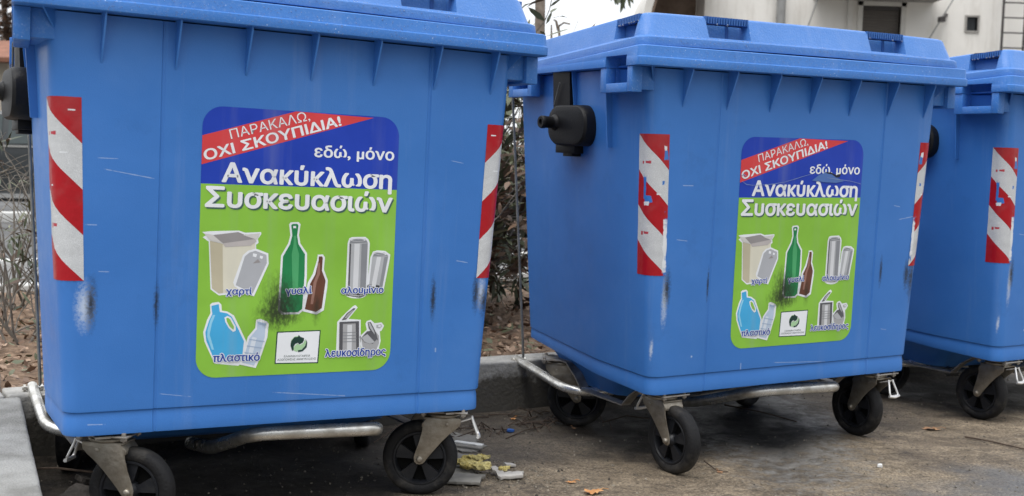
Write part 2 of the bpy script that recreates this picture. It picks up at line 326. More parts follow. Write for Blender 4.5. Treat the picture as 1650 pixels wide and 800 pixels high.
 ('white', 1, [(155.6, 543.4), (162.7, 546.7), (169.1, 539.8), (144.8, 510.7), (178.9, 507.6), (182.2, 428.6), (168.2, 413.0), (113.5, 422.5), (113.9, 503.5), (125.4, 515.7), (138.1, 527.9)]),
 ('tin', 2, [(119.9, 503.3), (174.2, 504.3), (177.6, 423.0), (121.9, 423.9)]),
 ('tindark', 3, [(119.9, 503.3), (129.5, 503.7), (131.5, 423.6), (121.9, 423.9)]),
 ('canlight', 3, [(141.9, 494.9), (155.1, 495.1), (156.8, 423.8), (143.5, 424.3)]),
 ('tindark', 3, [(164.5, 504.0), (174.2, 504.3), (177.6, 423.0), (170.2, 423.3)]),
 ('tindark', 4, [(119.9, 503.3), (174.2, 504.3), (174.4, 499.2), (120.1, 498.2)]),
 ('candark', 4, [(130.6, 475.9), (168.1, 475.9), (168.1, 474.2), (130.7, 474.2)]),
 ('candark', 4, [(130.9, 467.9), (168.4, 467.9), (168.4, 466.2), (131.0, 466.2)]),
 ('candark', 4, [(131.2, 460.0), (168.7, 459.9), (168.8, 458.2), (131.3, 458.2)]),
 ('candark', 4, [(131.6, 452.0), (169.0, 451.9), (169.1, 450.2), (131.6, 450.3)]),
 ('tindark', 4, [(157.6, 538.8), (163.1, 537.6), (137.7, 509.7), (125.7, 507.7), (139.4, 525.6)]),
 ('tin', 5, [(154.8, 533.2), (158.4, 533.1), (138.7, 513.1), (132.7, 512.1), (141.9, 524.4)]),
 ('white', 1, [(196.2, 503.8), (207.1, 506.9), (218.6, 497.5), (238.3, 499.3), (246.2, 489.9), (239.3, 477.4), (234.4, 475.2), (238.0, 449.7), (230.7, 418.1), (187.6, 416.9), (177.1, 463.1), (197.2, 480.8), (192.8, 497.0)]),
 ('tin', 2, [(182.1, 460.1), (196.2, 474.0), (215.6, 482.0), (232.4, 464.3), (233.3, 444.0), (224.3, 421.3), (189.8, 422.5)]),
 ('tindark', 3, [(182.1, 460.1), (197.3, 476.2), (215.7, 479.2), (227.8, 455.8), (216.0, 443.5), (189.9, 448.9)]),
 ('can', 4, [(183.3, 460.6), (198.9, 469.3), (222.0, 446.7), (207.3, 443.8), (189.9, 450.1)]),
 ('tindark', 4, [(198.8, 500.3), (207.3, 501.2), (223.3, 473.2), (230.5, 451.1), (218.8, 463.0), (201.9, 485.3)]),
 ('can', 5, [(200.1, 499.1), (205.0, 499.5), (218.3, 475.6), (219.9, 467.5), (205.6, 485.2)]),
 ('can', 3, [(223.8, 492.8), (237.3, 494.7), (240.1, 488.9), (232.8, 483.3), (224.1, 485.8)]),
 ('white', 4, [(228.8, 491.5), (235.5, 492.4), (236.4, 487.8), (230.2, 486.8)]),
 ('dkgreen', 1, [(-47.6, 482.7), (69.6, 483.8), (65.9, 397.9), (-50.4, 400.6)]),
 ('white', 2, [(-44.6, 479.8), (66.8, 481.1), (62.8, 400.8), (-47.6, 403.2)]),
 ('dkgreen', 4, [(-6.2, 434.5), (-10.3, 446.6), (-8.7, 457.2), (-1.2, 467.2), (8.7, 467.9), (10.5, 472.6), (16.6, 467.2), (24.7, 464.5), (25.4, 459.2), (21.7, 452.2), (12.4, 448.2), (9.7, 452.6), (2.4, 450.4), (-1.8, 443.4), (-1.5, 435.5), (-3.6, 432.0)]),
 ('dkgreen', 4, [(9.9, 433.5), (19.8, 434.8), (28.2, 442.9), (31.6, 453.5), (29.2, 462.5), (34.1, 453.4), (33.1, 440.3), (23.0, 430.6), (10.6, 428.2)]),
 ('ltgreen', 3, [(-2.0, 435.6), (-0.3, 443.9), (8.1, 450.7), (14.4, 446.2), (23.7, 451.1), (27.8, 460.1), (31.6, 453.5), (27.9, 443.3), (19.3, 435.0), (9.9, 433.5), (8.1, 429.7), (1.4, 431.4)]),
 ('ltgreen', 3, [(-10.9, 449.0), (-8.3, 460.8), (-0.0, 468.9), (9.8, 470.2), (9.2, 467.4), (-0.7, 466.3), (-7.7, 457.2)])]
TEXTS = [('ΠΑΡΑΚΑΛΩ,', (-179.1, 959.3), (21.2, 1017.3), 23.5, 0.0, 'white', 3, None, None),
 ('ΟΧΙ ΣΚΟΥΠΙΔΙΑ!', (-241.1, 903.9), (106.4, 1008.6), 26.1, 0.045, 'white', 3, None, None),
 ('εδώ, μόνο', (35.0, 925.5), (255.4, 925.2), 23.4, 0.04, 'white', 3, None, None),
 ('Ανακύκλωση', (-199.8, 853.9), (252.0, 849.5), 49.4, 0.05, 'white', 3, None, None),
 ('Συσκευασιών', (-239.2, 792.5), (255.8, 789.0), 51.6, 0.05, 'white', 4, None, 'shadow'),
 ('χαρτί', (-180.8, 578.4), (-115.1, 577.6), 13.4, 0.055, 'navy', 8, 'white', None),
 ('γυαλί', (-28.1, 576.4), (41.4, 578.9), 13.8, 0.055, 'navy', 8, 'white', None),
 ('αλουμίνιο', (120.6, 576.8), (239.9, 577.5), 14.1, 0.055, 'navy', 8, 'white', None),
 ('πλαστικό', (-208.0, 412.1), (-89.6, 411.0), 15.6, 0.055, 'navy', 8, 'white', None),
 ('λευκοσίδηρος', (83.0, 413.0), (253.4, 412.1), 15.8, 0.055, 'navy', 8, 'white', None),
 ('ΕΛΛΗΝΙΚΗ ΕΤΑΙΡΕΙΑ', (-26.4, 416.7), (43.0, 415.9), 5.2, 0.0, 'dkgreen', 4, None, None),
 ('ΑΞΙΟΠΟΙΗΣΗΣ ΑΝΑΚΥΚΛΩΣΗΣ', (-43.2, 408.6), (58.9, 407.6), 5.2, 0.0, 'dkgreen', 4, None, None)]

# ------------------------------------------------------------------ container: shared shape numbers (metres, local: X along the front, Y to the back, Z up)
ZB, ZR = 0.2487, 1.2267
def half_a(z): return 0.5422 + (z-ZB)/(ZR-ZB)*(0.6001-0.5422)
def half_d(z): return 0.366 + (z-ZB)/(ZR-ZB)*(0.3871-0.366)
REC = 0.0015
def ring(a, d, r, z, step=0.0, seg=6, dr=None):
    dr = d if dr is None else dr
    pts = []
    def arc(cx, cy, a0):
        for k in range(seg+1):
            t = a0 + k/seg*math.pi/2
            pts.append((cx + r*math.cos(t), cy + r*math.sin(t), z))
    arc(-a+r, -d+r, math.pi)                     # front left
    if step is not None:
        pts.extend([(-0.350, -d, z), (-0.3475, -d+step*2.2, z), (-0.342, -d+step*2.2, z), (-0.339, -d+step, z), (0.346, -d+step, z), (0.349, -d+step*2.2, z), (0.3545, -d+step*2.2, z), (0.357, -d, z)])
    arc(a-r, -d+r, -math.pi/2)                   # front right
    arc(a-r, dr-r, 0); arc(-a+r, dr-r, math.pi/2)
    return pts
def ring_end(a, d, r, z, step, dr):
    """as ring, with extra points down the end walls"""
    pts = ring(a, d, r, z, step, dr=dr); out = []
    n = len(pts)
    for i, p in enumerate(pts):
        out.append(p); q = pts[(i+1) % n]
        if abs(p[0]-q[0]) < 1e-6 and abs(p[1]-q[1]) > 0.3:
            for y in ((-0.09, -0.05, 0.2) if q[1] > p[1] else (0.2, -0.05, -0.09)): out.append((p[0], y, z))
    return out
def narrow(p, y0, k):
    """the ends draw in towards the back"""
    x, y, z = p; i = k*max(0.0, y-y0)
    return (x - math.copysign(min(abs(x), i*min(1.0, abs(x)/0.5)), x), y, z)
def tilt_back(p, z0=1.25, z1=1.287):
    """rim top and lid fall gently towards the hinge"""
    x, y, z = p
    k = min(1.0, max(0.0, (z-z0)/(z1-z0)))
    return (x, y, z - k*0.058*(min(y, 0.42)+0.41))

def build_body(M):
    b = MB()
    prof = [(ZB, 0.0), (ZB+0.005, 0.0008), (0.270, 0.0), (0.288, -0.0018), (0.2985, -0.0036), (0.3015, -0.0036), (0.3055, 0.0), (0.312, 0.0003), (0.335, 0.0), (0.5, 0), (0.75, 0), (1.0, 0), (ZR, 0)]
    rings = [[narrow(p, -0.07, 0.150) for p in ring_end(half_a(z)+o+0.006, half_d(z)+o, 0.040, z, REC, 0.545-(ZR-z)*0.03)] for z, o in prof]
    rings = [[(x, y, z + max(0.0, (0.36-z)/0.11)*0.030*max(0.0, (y+0.33)/0.66)) for x, y, z in r] for r in rings]   # skirt rises to the back
    b.loft(rings, 0, True, False)
    # tub below the skirt
    b.loft([[(x, y+0.13, z) for x, y, z in ring(a, d, 0.05, zz, 0)] for a, d, zz in ((0.36, 0.13, 0.152), (0.42, 0.155, 0.166), (0.465, 0.225, 0.262))], 0)
    b.loft([ring(0.40, 0.30, 0.05, 0.236, 0), ring(0.46, 0.33, 0.05, 0.262, 0)], 0)
    # gussets under the rim
    def gus(x, y0, y1, zlow, t=0.0022):
        b.prism([(y0, zlow), (y0, 1.2345), (y1, 1.2345), (y1, 1.222), (y0-0.004 if y1 < y0 else y0+0.004, zlow)], lambda p, s: (x+s, p[0], p[1]), -t, t)
    for x in (-0.487, -0.317, -0.147, 0.021, 0.190, 0.362, 0.533):
        gus(x, -0.380, -0.430, 1.115)
        if abs(x) < .5: gus(x, 0.535, 0.565, 1.115)
    for sx in (-1, 1):
        for sy in (-1,):                         # corner gussets
            D = Matrix.Translation((sx*0.582, sy*0.368, 0)) @ Matrix.Rotation(math.atan2(sy, sx), 4, 'Z')
            b.prism([(-0.01, 1.165), (0.055, 1.2345), (-0.01, 1.2345)], lambda p, s: D @ Vector((p[0], s, p[1])), -0.0022, 0.0022)
        # upright fins on the end walls
        for y, z0, out in ((-0.178, 0.992, 0.030), (0.045, 1.115, 0.006), (0.160, 1.115, 0.000)):
            xa = half_a(z0)-0.006
            b.prism([(sx*(xa-.05), z0), (sx*(xa+out), z0), (sx*(0.60+out), 1.2345), (sx*0.54, 1.2345)], lambda p, s: (p[0], y+s, p[1]), -0.0025, 0.0025)
    return b.build('body', M['plastic'], None, 30, bevel=0.0016, bang=50)

def build_rim(M):
    b = MB()
    rr = []
    for z, a, d, r in ((1.2305, 0.585, 0.372, 0.04), (1.2290, 0.681, 0.4395, 0.022), (1.2310, 0.685, 0.4435, 0.024), (1.2530, 0.685, 0.4435, 0.024),
                       (1.2560, 0.6845, 0.4375, 0.024), (1.2840, 0.6825, 0.4365, 0.024), (1.2865, 0.680, 0.434, 0.024), (1.2870, 0.60, 0.36, 0.03)):
        rr.append([tilt_back(narrow(p, -0.42, 0.125)) for p in ring(a, d, r, z, 0, dr=d+0.135)])
    b.loft(rr)
    o = b.build('rim', M['rimplastic'], None, None)
    c = MB()
    for sx in (-1, 1): c.box((min(sx*.606, sx*.75), -.359, 1.18), (max(sx*.606, sx*.75), -.2275, 1.262))
    co = c.build('cutter', [], None, None)
    md = o.modifiers.new('bool', 'BOOLEAN'); md.object = co; md.operation = 'DIFFERENCE'; md.solver = 'EXACT'
    bv = o.modifiers.new('b', 'BEVEL'); bv.width = 0.0012; bv.segments = 2; bv.limit_method = 'ANGLE'; bv.angle_limit = R(25)
    bake(o); bpy.data.objects.remove(co)
    me = o.data; me.polygons.foreach_set('use_smooth', [True]*len(me.polygons)); me.set_sharp_from_angle(angle=R(30))
    return o

def build_lug(M, sx, dy=0.0, dx=0.0):
    b = MB()
    y0, y1, z0, z1 = -0.3905+dy, -0.190+dy, 1.155, 1.2288
    iy0, iy1, iz0, iz1 = -0.359+dy, -0.2275+dy, 1.182, 1.262
    X0, X1 = 0.645, 0.681
    def bx(xa, xb, ya, yb, za, zb):
        n0 = len(b.v); b.box((min(sx*xa, sx*xb), ya, za), (max(sx*xa, sx*xb), yb, zb))
        for i in range(n0, len(b.v)): x, y, z = b.v[i]; b.v[i] = narrow((x - sx*dx, y, z), -0.42, 0.125)
    bx(X0, X1, y0, iy0, z0, z1); bx(X0, X1, iy1, y1, z0, z1); bx(X0, X1, iy0, iy1, z0, iz0)
    bx(0.57, X0, y0+0.014, iy0, z0+0.008, 1.2295); bx(0.57, X0, iy1, y1-0.014, z0+0.008, 1.2295); bx(0.57, X0, iy0, iy1, z0+0.008, iz0-0.004)
    bx(0.600, 0.640, iy0-.001, iy1+.001, 1.2315, 1.2375)
    bx(0.596, 0.600, iy0, iy1, iz0-0.004, 1.2288)
    return b.build('lifting_lug', M['rimplastic'], None, 30, bevel=0.002, bang=50)

def lid_bow(x): return 0.0045*max(0.0, math.cos(x/0.66*math.pi/2))
def build_lid(M):
    b = MB(); rr = []
    NX = 12
    def lring(a, d, r, z):
        pts = []; seg = 7
        def arc(cx, cy, a0):
            for k in range(seg+1):
                t = a0 + k/seg*math.pi/2; pts.append((cx + r*math.cos(t), cy + r*math.sin(t), z))
        arc(-a+r, -d+r, math.pi)
        for k in range(1, NX): pts.append((-a+r + (2*a-2*r)*k/NX, -d, z))
        arc(a-r, -d+r, -math.pi/2)
        e_ = d + 0.135
        arc(a-r, e_-r, 0)
        for k in range(1, NX): pts.append((a-r - (2*a-2*r)*k/NX, e_, z))
        arc(-a+r, e_-r, math.pi/2)
        return [(x, y, zz - 0.058*(min(y, 0.42)+0.41) + lid_bow(x)) for x, y, zz in (narrow(p, -0.42, 0.125) for p in pts)]
    for z, a, d, r in ((1.2905, 0.650, 0.400, 0.040), (1.2880, 0.6705, 0.4185, 0.042), (1.2890, 0.6715, 0.4195, 0.043), (1.3120, 0.6695, 0.4165, 0.043), (1.3155, 0.666, 0.413, 0.043),
                       (1.3170, 0.6605, 0.4065, 0.044), (1.3200, 0.6570, 0.4035, 0.044), (1.3795, 0.6460, 0.3830, 0.050), (1.3850, 0.6430, 0.3790, 0.050), (1.3880, 0.637, 0.373, 0.050), (1.396, 0.54, 0.29, 0.05), (1.402, 0.30, 0.12, 0.03)):
        rr.append(lring(a, d, r, z))
    b.loft(rr)
    lid = b.build('lid', M['lidplastic'], None, None)
    cut = MB()
    zf = lambda y: -0.058*(y+0.41)
    def cb(x0, x1, y0, y1, z0, z1):
        cut.box((x0, y0, z0), (x1, y1, z1))
    for s in (-1, 1):
        c = 0.333*s
        # trapezoid pockets, a little wider at the top
        for (n, yin, yout) in ((0, -0.330, -0.46),):
            zs = 1.3215 + lid_bow(c)
            vs = [(c-0.080, yout, zs), (c+0.080, yout, zs), (c+0.080, yin-0.012, zs), (c-0.080, yin-0.012, zs), (c-0.087, yout, 1.45), (c+0.087, yout, 1.45), (c+0.087, yin, 1.45), (c-0.087, yin, 1.45)]
            cut.add(vs, [(0,3,2,1),(4,5,6,7),(0,1,5,4),(1,2,6,5),(2,3,7,6),(3,0,4,7)])
        vs = []
        for z, g in ((1.3215-0.007, 0.063), (1.45, 0.072)):
            for (x, y) in ((0.72, -0.29-g), (0.590, -0.29-g), (0.590, -0.29+g), (0.72, -0.29+g)): vs.append((s*x, y, z))
        cut.add(vs, [(0,3,2,1),(4,5,6,7),(0,1,5,4),(1,2,6,5),(2,3,7,6),(3,0,4,7)])
    co = cut.build('cutter', [], None, None)
    md = lid.modifiers.new('bool', 'BOOLEAN'); md.object = co; md.operation = 'DIFFERENCE'; md.solver = 'EXACT'
    bv = lid.modifiers.new('b', 'BEVEL'); bv.width = 0.0022; bv.segments = 2; bv.limit_method = 'ANGLE'; bv.angle_limit = R(34)
    bake(lid)
    bpy.data.objects.remove(co)
    me = lid.data; me.polygons.foreach_set('use_smooth', [True]*len(me.polygons)); me.set_sharp_from_angle(angle=R(40))
    # toothed grips across the mouth of every pocket
    for s in (-1, 1):
        g = MB(); c = 0.333*s; bow = lid_bow(c)
        for k in range(17):
            x = c - 0.080 + 0.160*k/16
            g.box((x-0.0026, -0.3835, 1.3660+bow), (x+0.0026, -0.356, 1.3862+bow))
        g.box((c-0.0858, -0.3575, 1.364+bow), (c+0.0858, -0.3505, 1.3868+bow), 1)
        g.box((c+0.030, -0.343, 1.3225+bow), (c+0.040, -0.3375, 1.366+bow))
        g.build('grip', [M['gripplastic'], M['gripdark']], lid, 30)
        g = MB()
        for k in range(14):
            y = -0.355 + 0.130*k/13; z = -0.058*(y+0.41)
            ix = 0.125*(y+0.42)
            g.box((min(s*(0.620-ix), s*(0.6455-ix)), y-0.0026, 1.366+z), (max(s*(0.620-ix), s*(0.6455-ix)), y+0.0026, 1.3855+z))
        g.box((min(s*0.585, s*0.598), -0.358, 1.357), (max(s*0.585, s*0.598), -0.222, 1.3815), 1)
        g.build('grip', [M['gripplastic'], M['gripdark']], lid, 30)
    # rain drops hanging under the grips and standing on the ledges
    w = MB(); rd = random.Random(3)
    for s in (-1, 1):
        for k in range(5):
            if rd.random() < 0.45: continue
            x = 0.333*s - 0.07 + 0.14*k/4 + rd.uniform(-.01, .01)
            w.lathe([(0.0003, -0.0035), (0.0022, -0.0022), (0.0028, 0), (0.0015, 0.002), (0.0003, 0.003)], Matrix.Translation((x, -0.384, 1.3650+lid_bow(x))), 8)
        for k in range(8):
            if rd.random() < 0.2: continue
            y = -0.352 + 0.123*k/7 + rd.uniform(-.006, .006)
            w.lathe([(0.0003, -0.0035), (0.0024, -0.0022), (0.0030, 0), (0.0015, 0.002), (0.0003, 0.003)], Matrix.Translation((s*(0.645-0.125*(y+0.42)), y, 1.3650-0.058*(y+.41))), 8)
    for k in range(420):
        side = rd.random()
        if side < 0.7: p = (rd.uniform(-.62, .62), -0.4095 - rd.uniform(0, .0) , 1.3160); n = 0
        else: yy = rd.uniform(-.36, .3); p = (-0.663+0.125*(yy+.42), yy, 1.3160); n = 1
        p = (p[0], p[1]+rd.uniform(-.003, .002), p[2] - 0.058*(p[1]+0.41) + lid_bow(p[0]))
        r = rd.uniform(.0008, .0022)
        w.lathe([(r, -.001), (r*.9, r*.35), (r*.5, r*.7), (0.0002, r*.8)], Matrix.Translation(p), 7)
    for k in range(650):                                   # on the front of the skirt and of the rim
        z = rd.choice((1.2335, 1.24, 1.245, 1.251, 1.26, 1.268, 1.276, 1.293, 1.30, 1.306)) + rd.uniform(-.003, .003)
        y = -0.4435 if z < 1.254 else (-0.4372 if z < 1.287 else -0.4185)
        x = rd.uniform(-.62, .62); r = rd.uniform(.0006, .0017)
        w.lathe([(r, -.001), (r*.9, r*.3), (r*.5, r*.6), (0.0002, r*.7)], Matrix.Translation((x, y, z + (lid_bow(x) if z > 1.288 else 0))) @ Matrix.Rotation(math.pi/2, 4, 'X'), 7)
    wo = w.build('water_drops', M['water'], lid, 60); tag(wo, kind='stuff')
    return lid

def build_trunnion(M, sx):
    b = MB()
    def rr(y0, y1, z0, z1, r, x, seg=5):
        pts = []
        for cy, cz, a0 in ((y1-r, z1-r, 0), (y0+r, z1-r, math.pi/2), (y0+r, z0+r, math.pi), (y1-r, z0+r, 1.5*math.pi)):
            for k in range(seg+1):
                t = a0 + k/seg*math.pi/2; pts.append((sx*x, cy+r*math.cos(t), cz+r*math.sin(t)))
        return pts
    b.loft([rr(-0.092, 0.135, 0.992, 1.122, 0.055, 0.578), rr(-0.092, 0.135, 0.992, 1.122, 0.055, 0.610), rr(-0.094, 0.132, 0.994, 1.121, 0.055, 0.632), rr(-0.088, 0.126, 0.999, 1.117, 0.052, 0.640), rr(-0.07, 0.11, 1.012, 1.10, 0.04, 0.642)])
    b.box((min(sx*.575, sx*.615), 0.0, 0.968), (max(sx*.575, sx*.615), 0.115, 0.996))
    b.box((min(sx*.575, sx*.611), 0.02, 0.958), (max(sx*.575, sx*.611), 0.075, 0.970))
    o = b.build('trunnion', M['black'], None, 40, bevel=0.0015, bang=50)
    p = MB(); T = Matrix.Translation((sx*0.638, 0.082, 1.066)) @ Matrix.Rotation(sx*math.pi/2, 4, 'Y')
    p.lathe([(0.026, -0.004), (0.026, 0.006), (0.021, 0.012), (0.019, 0.014), (0.019, 0.04), (0.0205, 0.042), (0.0205, 0.054), (0.0185, 0.058), (0.010, 0.058), (0.009, 0.052), (0.0005, 0.052)], T, 24)
    p.build('peg', M['black'], o, 40)
    a = MB()
    xa = 0.588
    a.prism([(sx*xa, 1.10), (sx*(xa+.016), 1.10), (sx*(xa+.022), 1.2325), (sx*xa, 1.2325)], lambda q, s: (q[0], q[1+0] if False else s, q[1]), 0.052, 0.153)
    ar = a.build('lid_arm', M['black'], o, 30)
    a2 = MB(); a2.tube([(sx*0.6125, 0.135, 1.125), (sx*0.617, 0.098, 1.195)], 0.0025, 6); a2.build('link_rod', M['steel'], o)
    return o

def build_reflector(M, sx):
    o_ = 0.0009; me_v = []; me_f = []; uvs = []
    z0, z1, NZ = 0.615, 1.036, 14
    r = 0.040; tot = 0.107
    NS = 20
    for i in range(NZ+1):
        z = z0 + (z1-z0)*i/NZ; a, d = half_a(z)+0.006, half_d(z); xs = 0.529 - (1.036-z)*0.033; L1 = a - r - xs
        for k in range(NS+1):
            s = tot*k/NS
            if s < L1: x, y, nx, ny = -xs - s, -d, 0, -1
            elif s < L1 + r*math.pi/2:
                t = (s-L1)/r; x, y, nx, ny = -a+r-r*math.sin(t), -d+r-r*math.cos(t), -math.sin(t), -math.cos(t)
            else: x, y, nx, ny = -a, -d+r+(s-L1-r*math.pi/2), -1, 0
            wob = 0.0004*math.sin(k*2.1+i*1.3)
            me_v.append((-sx*(x + nx*(o_+wob)), y + ny*(o_+wob), z)); uvs.append((k/NS, i/NZ))
    for i in range(NZ):
        for k in range(NS):
            q = i*(NS+1)+k; me_f.append((q, q+1, q+NS+2, q+NS+1))
    me = bpy.data.meshes.new('reflector'); me.from_pydata(me_v, [], me_f)
    uv = me.uv_layers.new(name='UVMap')
    for lp in me.loops: uv.data[lp.index].uv = uvs[lp.vertex_index]
    me.polygons.foreach_set('use_smooth', [True]*len(me.polygons))
    me.materials.append(M['reflect'])
    o = bpy.data.objects.new('reflector', me); COL.objects.link(o)
    return o

def reflect_mat(name, wear):
    m = bpy.data.materials.new(name); m.use_nodes = True; N, L = nt(m); b = N['Principled BSDF']
    uv = N.new('ShaderNodeUVMap'); sep = N.new('ShaderNodeSeparateXYZ'); L.new(uv.outputs[0], sep.inputs[0])
    u, v = sep.outputs['X'], sep.outputs['Y']
    p = math_node(N, 'ADD', math_node(N, 'MULTIPLY', math_node(N, 'SUBTRACT', 1.0, v, L=L), 4.0, L=L), u, L=L)
    red = math_node(N, 'LESS_THAN', math_node(N, 'MODULO', p, 2.0, L=L), 1.0, L=L)
    tc = N.new('ShaderNodeTexCoord')
    vo = N.new('ShaderNodeTexVoronoi'); vo.inputs['Scale'].default_value = 300; vo.feature = 'DISTANCE_TO_EDGE'; L.new(tc.outputs['Object'], vo.inputs['Vector'])
    net = math_node(N, 'LESS_THAN', vo.outputs['Distance'], 0.09, L=L)
    wcol = N.new('ShaderNodeMix'); wcol.data_type = 'RGBA'; L.new(net, wcol.inputs[0]); wcol.inputs[6].default_value = (0.50, 0.51, 0.52, 1); wcol.inputs[7].default_value = (0.60, 0.61, 0.62, 1)
    mx = N.new('ShaderNodeMix'); mx.data_type = 'RGBA'; L.new(red, mx.inputs[0]); L.new(wcol.outputs[2], mx.inputs[6]); mx.inputs[7].default_value = (0.38, 0.008, 0.015, 1)
    cur = mx.outputs[2]
    nz = N.new('ShaderNodeTexNoise'); nz.inputs['Scale'].default_value = 38; nz.inputs['Detail'].default_value = 5; L.new(tc.outputs['Object'], nz.inputs['Vector'])
    def over(mask, c):
        nonlocal cur
        q = N.new('ShaderNodeMix'); q.data_type = 'RGBA'; L.new(mask, q.inputs[0]); L.new(cur, q.inputs[6]); q.inputs[7].default_value = (*c, 1); cur = q.outputs[2]
    # the maker's small red mark on the white bands
    for cv in (0.80, 0.30):
        over(patch_mask(N, L, sep, 0.80, cv, 0.05, 0.016, nz.outputs['Fac'], 0.66, ('X', 'Y')), (0.45, 0.03, 0.05))
        over(patch_mask(N, L, sep, 0.64, cv+.003, 0.11, 0.012, nz.outputs['Fac'], 0.62, ('X', 'Y')), (0.45, 0.05, 0.07))
    for (cu, cv, wu, wv, kind) in wear:
        k = patch_mask(N, L, sep, cu, cv, wu, wv, nz.outputs['Fac'], 0.66 if kind != 'w' else 0.74, ('X', 'Y'))
        over(k, BLUE if kind == 'b' else (0.7, 0.72, 0.74))
    gr = N.new('ShaderNodeTexNoise'); gr.inputs['Scale'].default_value = 12; gr.inputs['Detail'].default_value = 6; L.new(tc.outputs['Object'], gr.inputs['Vector'])
    k = math_node(N, 'MULTIPLY', math_node(N, 'SUBTRACT', gr.outputs['Fac'], 0.5, L=L, clamp=True), 0.8, L=L, clamp=True); over(k, (0.22, 0.21, 0.2))
    L.new(cur, b.inputs['Base Color']); b.inputs['Roughness'].default_value = 0.30; b.inputs['Specular IOR Level'].default_value = .3
    bp = N.new('ShaderNodeBump'); bp.inputs['Strength'].default_value = 0.5; bp.inputs['Distance'].default_value = 0.004; L.new(nz.outputs['Fac'], bp.inputs['Height']); L.new(bp.outputs[0], b.inputs['Normal'])
    return m

# ------------------------------------------------------------------ printed sticker
PRINT = dict(blue=(0.011, 0.048, 0.42), grn=(0.25, 0.52, 0.055), red=(0.66, 0.055, 0.06), white=(0.80, 0.82, 0.85), cream=(0.70, 0.67, 0.55), creamdark=(0.52, 0.47, 0.34), flapdark=(0.30, 0.28, 0.28), flap=(0.50, 0.46, 0.45),
             flaplight=(0.62, 0.60, 0.58), cartongrey=(0.42, 0.43, 0.46), green=(0.015, 0.22, 0.07), greenlight=(0.07, 0.36, 0.14), brown=(0.13, 0.05, 0.03), brownlight=(0.30, 0.16, 0.125),
             can=(0.45, 0.46, 0.48), candark=(0.26, 0.27, 0.29), canlight=(0.68, 0.69, 0.71), jug=(0.06, 0.40, 0.72), juglight=(0.28, 0.62, 0.82), bottle=(0.50, 0.60, 0.74), bottlelight=(0.70, 0.76, 0.84),
             bottledark=(0.36, 0.46, 0.62), tin=(0.40, 0.40, 0.41), tindark=(0.10, 0.10, 0.11), dkgreen=(0.012, 0.045, 0.035), ltgreen=(0.38, 0.60, 0.34), navy=(0.018, 0.060, 0.34), shadow=(0.05, 0.11, 0.10))
def print_mat(name, col):
    m = bpy.data.materials.new('print_' + name); m.use_nodes = True; N, L = nt(m); b = N['Principled BSDF']
    tc = N.new('ShaderNodeTexCoord'); sep = N.new('ShaderNodeSeparateXYZ'); L.new(tc.outputs['Object'], sep.inputs[0])
    geo = N.new('ShaderNodeNewGeometry')
    n1 = N.new('ShaderNodeTexNoise'); n1.inputs['Scale'].default_value = 7; n1.inputs['Detail'].default_value = 6; L.new(tc.outputs['Object'], n1.inputs['Vector'])
    rp = N.new('ShaderNodeValToRGB'); rp.color_ramp.elements[0].position = .3; rp.color_ramp.elements[1].position = .7
    rp.color_ramp.elements[0].color = (*[c*.90 for c in col], 1); rp.color_ramp.elements[1].color = (*[min(1, c*1.07+.006) for c in col], 1)
    L.new(n1.outputs['Fac'], rp.inputs[0]); cur = rp.outputs[0]
    mp = N.new('ShaderNodeMapping'); mp.inputs['Scale'].default_value = (1, 1, .55); L.new(geo.outputs['Position'], mp.inputs[0])
    n2 = N.new('ShaderNodeTexNoise'); n2.inputs['Scale'].default_value = 130; n2.inputs['Detail'].default_value = 6; n2.inputs['Roughness'].default_value = .72; L.new(mp.outputs[0], n2.inputs['Vector'])
    # rubbed-in soot beside the printed bottles
    for cx, cz, wx, wz, amt in ((-.046, .560, .056, .085, .95), (-.052, .528, .068, .048, .90), (-.005, .548, .045, .055, .45), (.056, .540, .016, .050, .70), (-.02, .516, .05, .020, .45)):
        k = patch_soft(N, L, sep, cx, cz, wx, wz, n2.outputs['Fac'], amt)
        q = N.new('ShaderNodeMix'); q.data_type = 'RGBA'; L.new(k, q.inputs[0]); L.new(cur, q.inputs[6]); q.inputs[7].default_value = (.022, .028, .018, 1); cur = q.outputs[2]
    mp2 = N.new('ShaderNodeMapping'); mp2.inputs['Scale'].default_value = (1, 1, .05); L.new(tc.outputs['Object'], mp2.inputs[0])
    n3 = N.new('ShaderNodeTexNoise'); n3.inputs['Scale'].default_value = 22; n3.inputs['Detail'].default_value = 4; L.new(mp2.outputs[0], n3.inputs['Vector'])
    k = math_node(N, 'MULTIPLY', math_node(N, 'SUBTRACT', n3.outputs['Fac'], .55, L=L, clamp=True), .8, L=L, clamp=True)
    q = N.new('ShaderNodeMix'); q.data_type = 'RGBA'; L.new(k, q.inputs[0]); L.new(cur, q.inputs[6]); q.inputs[7].default_value = (.30, .33, .34, 1); cur = q.outputs[2]
    L.new(cur, b.inputs['Base Color']); b.inputs['Roughness'].default_value = .40; b.inputs['Specular IOR Level'].default_value = .28
    bp = N.new('ShaderNodeBump'); bp.inputs['Strength'].default_value = .25; bp.inputs['Distance'].default_value = .004; L.new(n1.outputs['Fac'], bp.inputs['Height']); L.new(bp.outputs[0], b.inputs['Normal'])
    return m
PM = {}
def pm(n):
    if n not in PM: PM[n] = print_mat(n, PRINT[n])
    return PM[n]

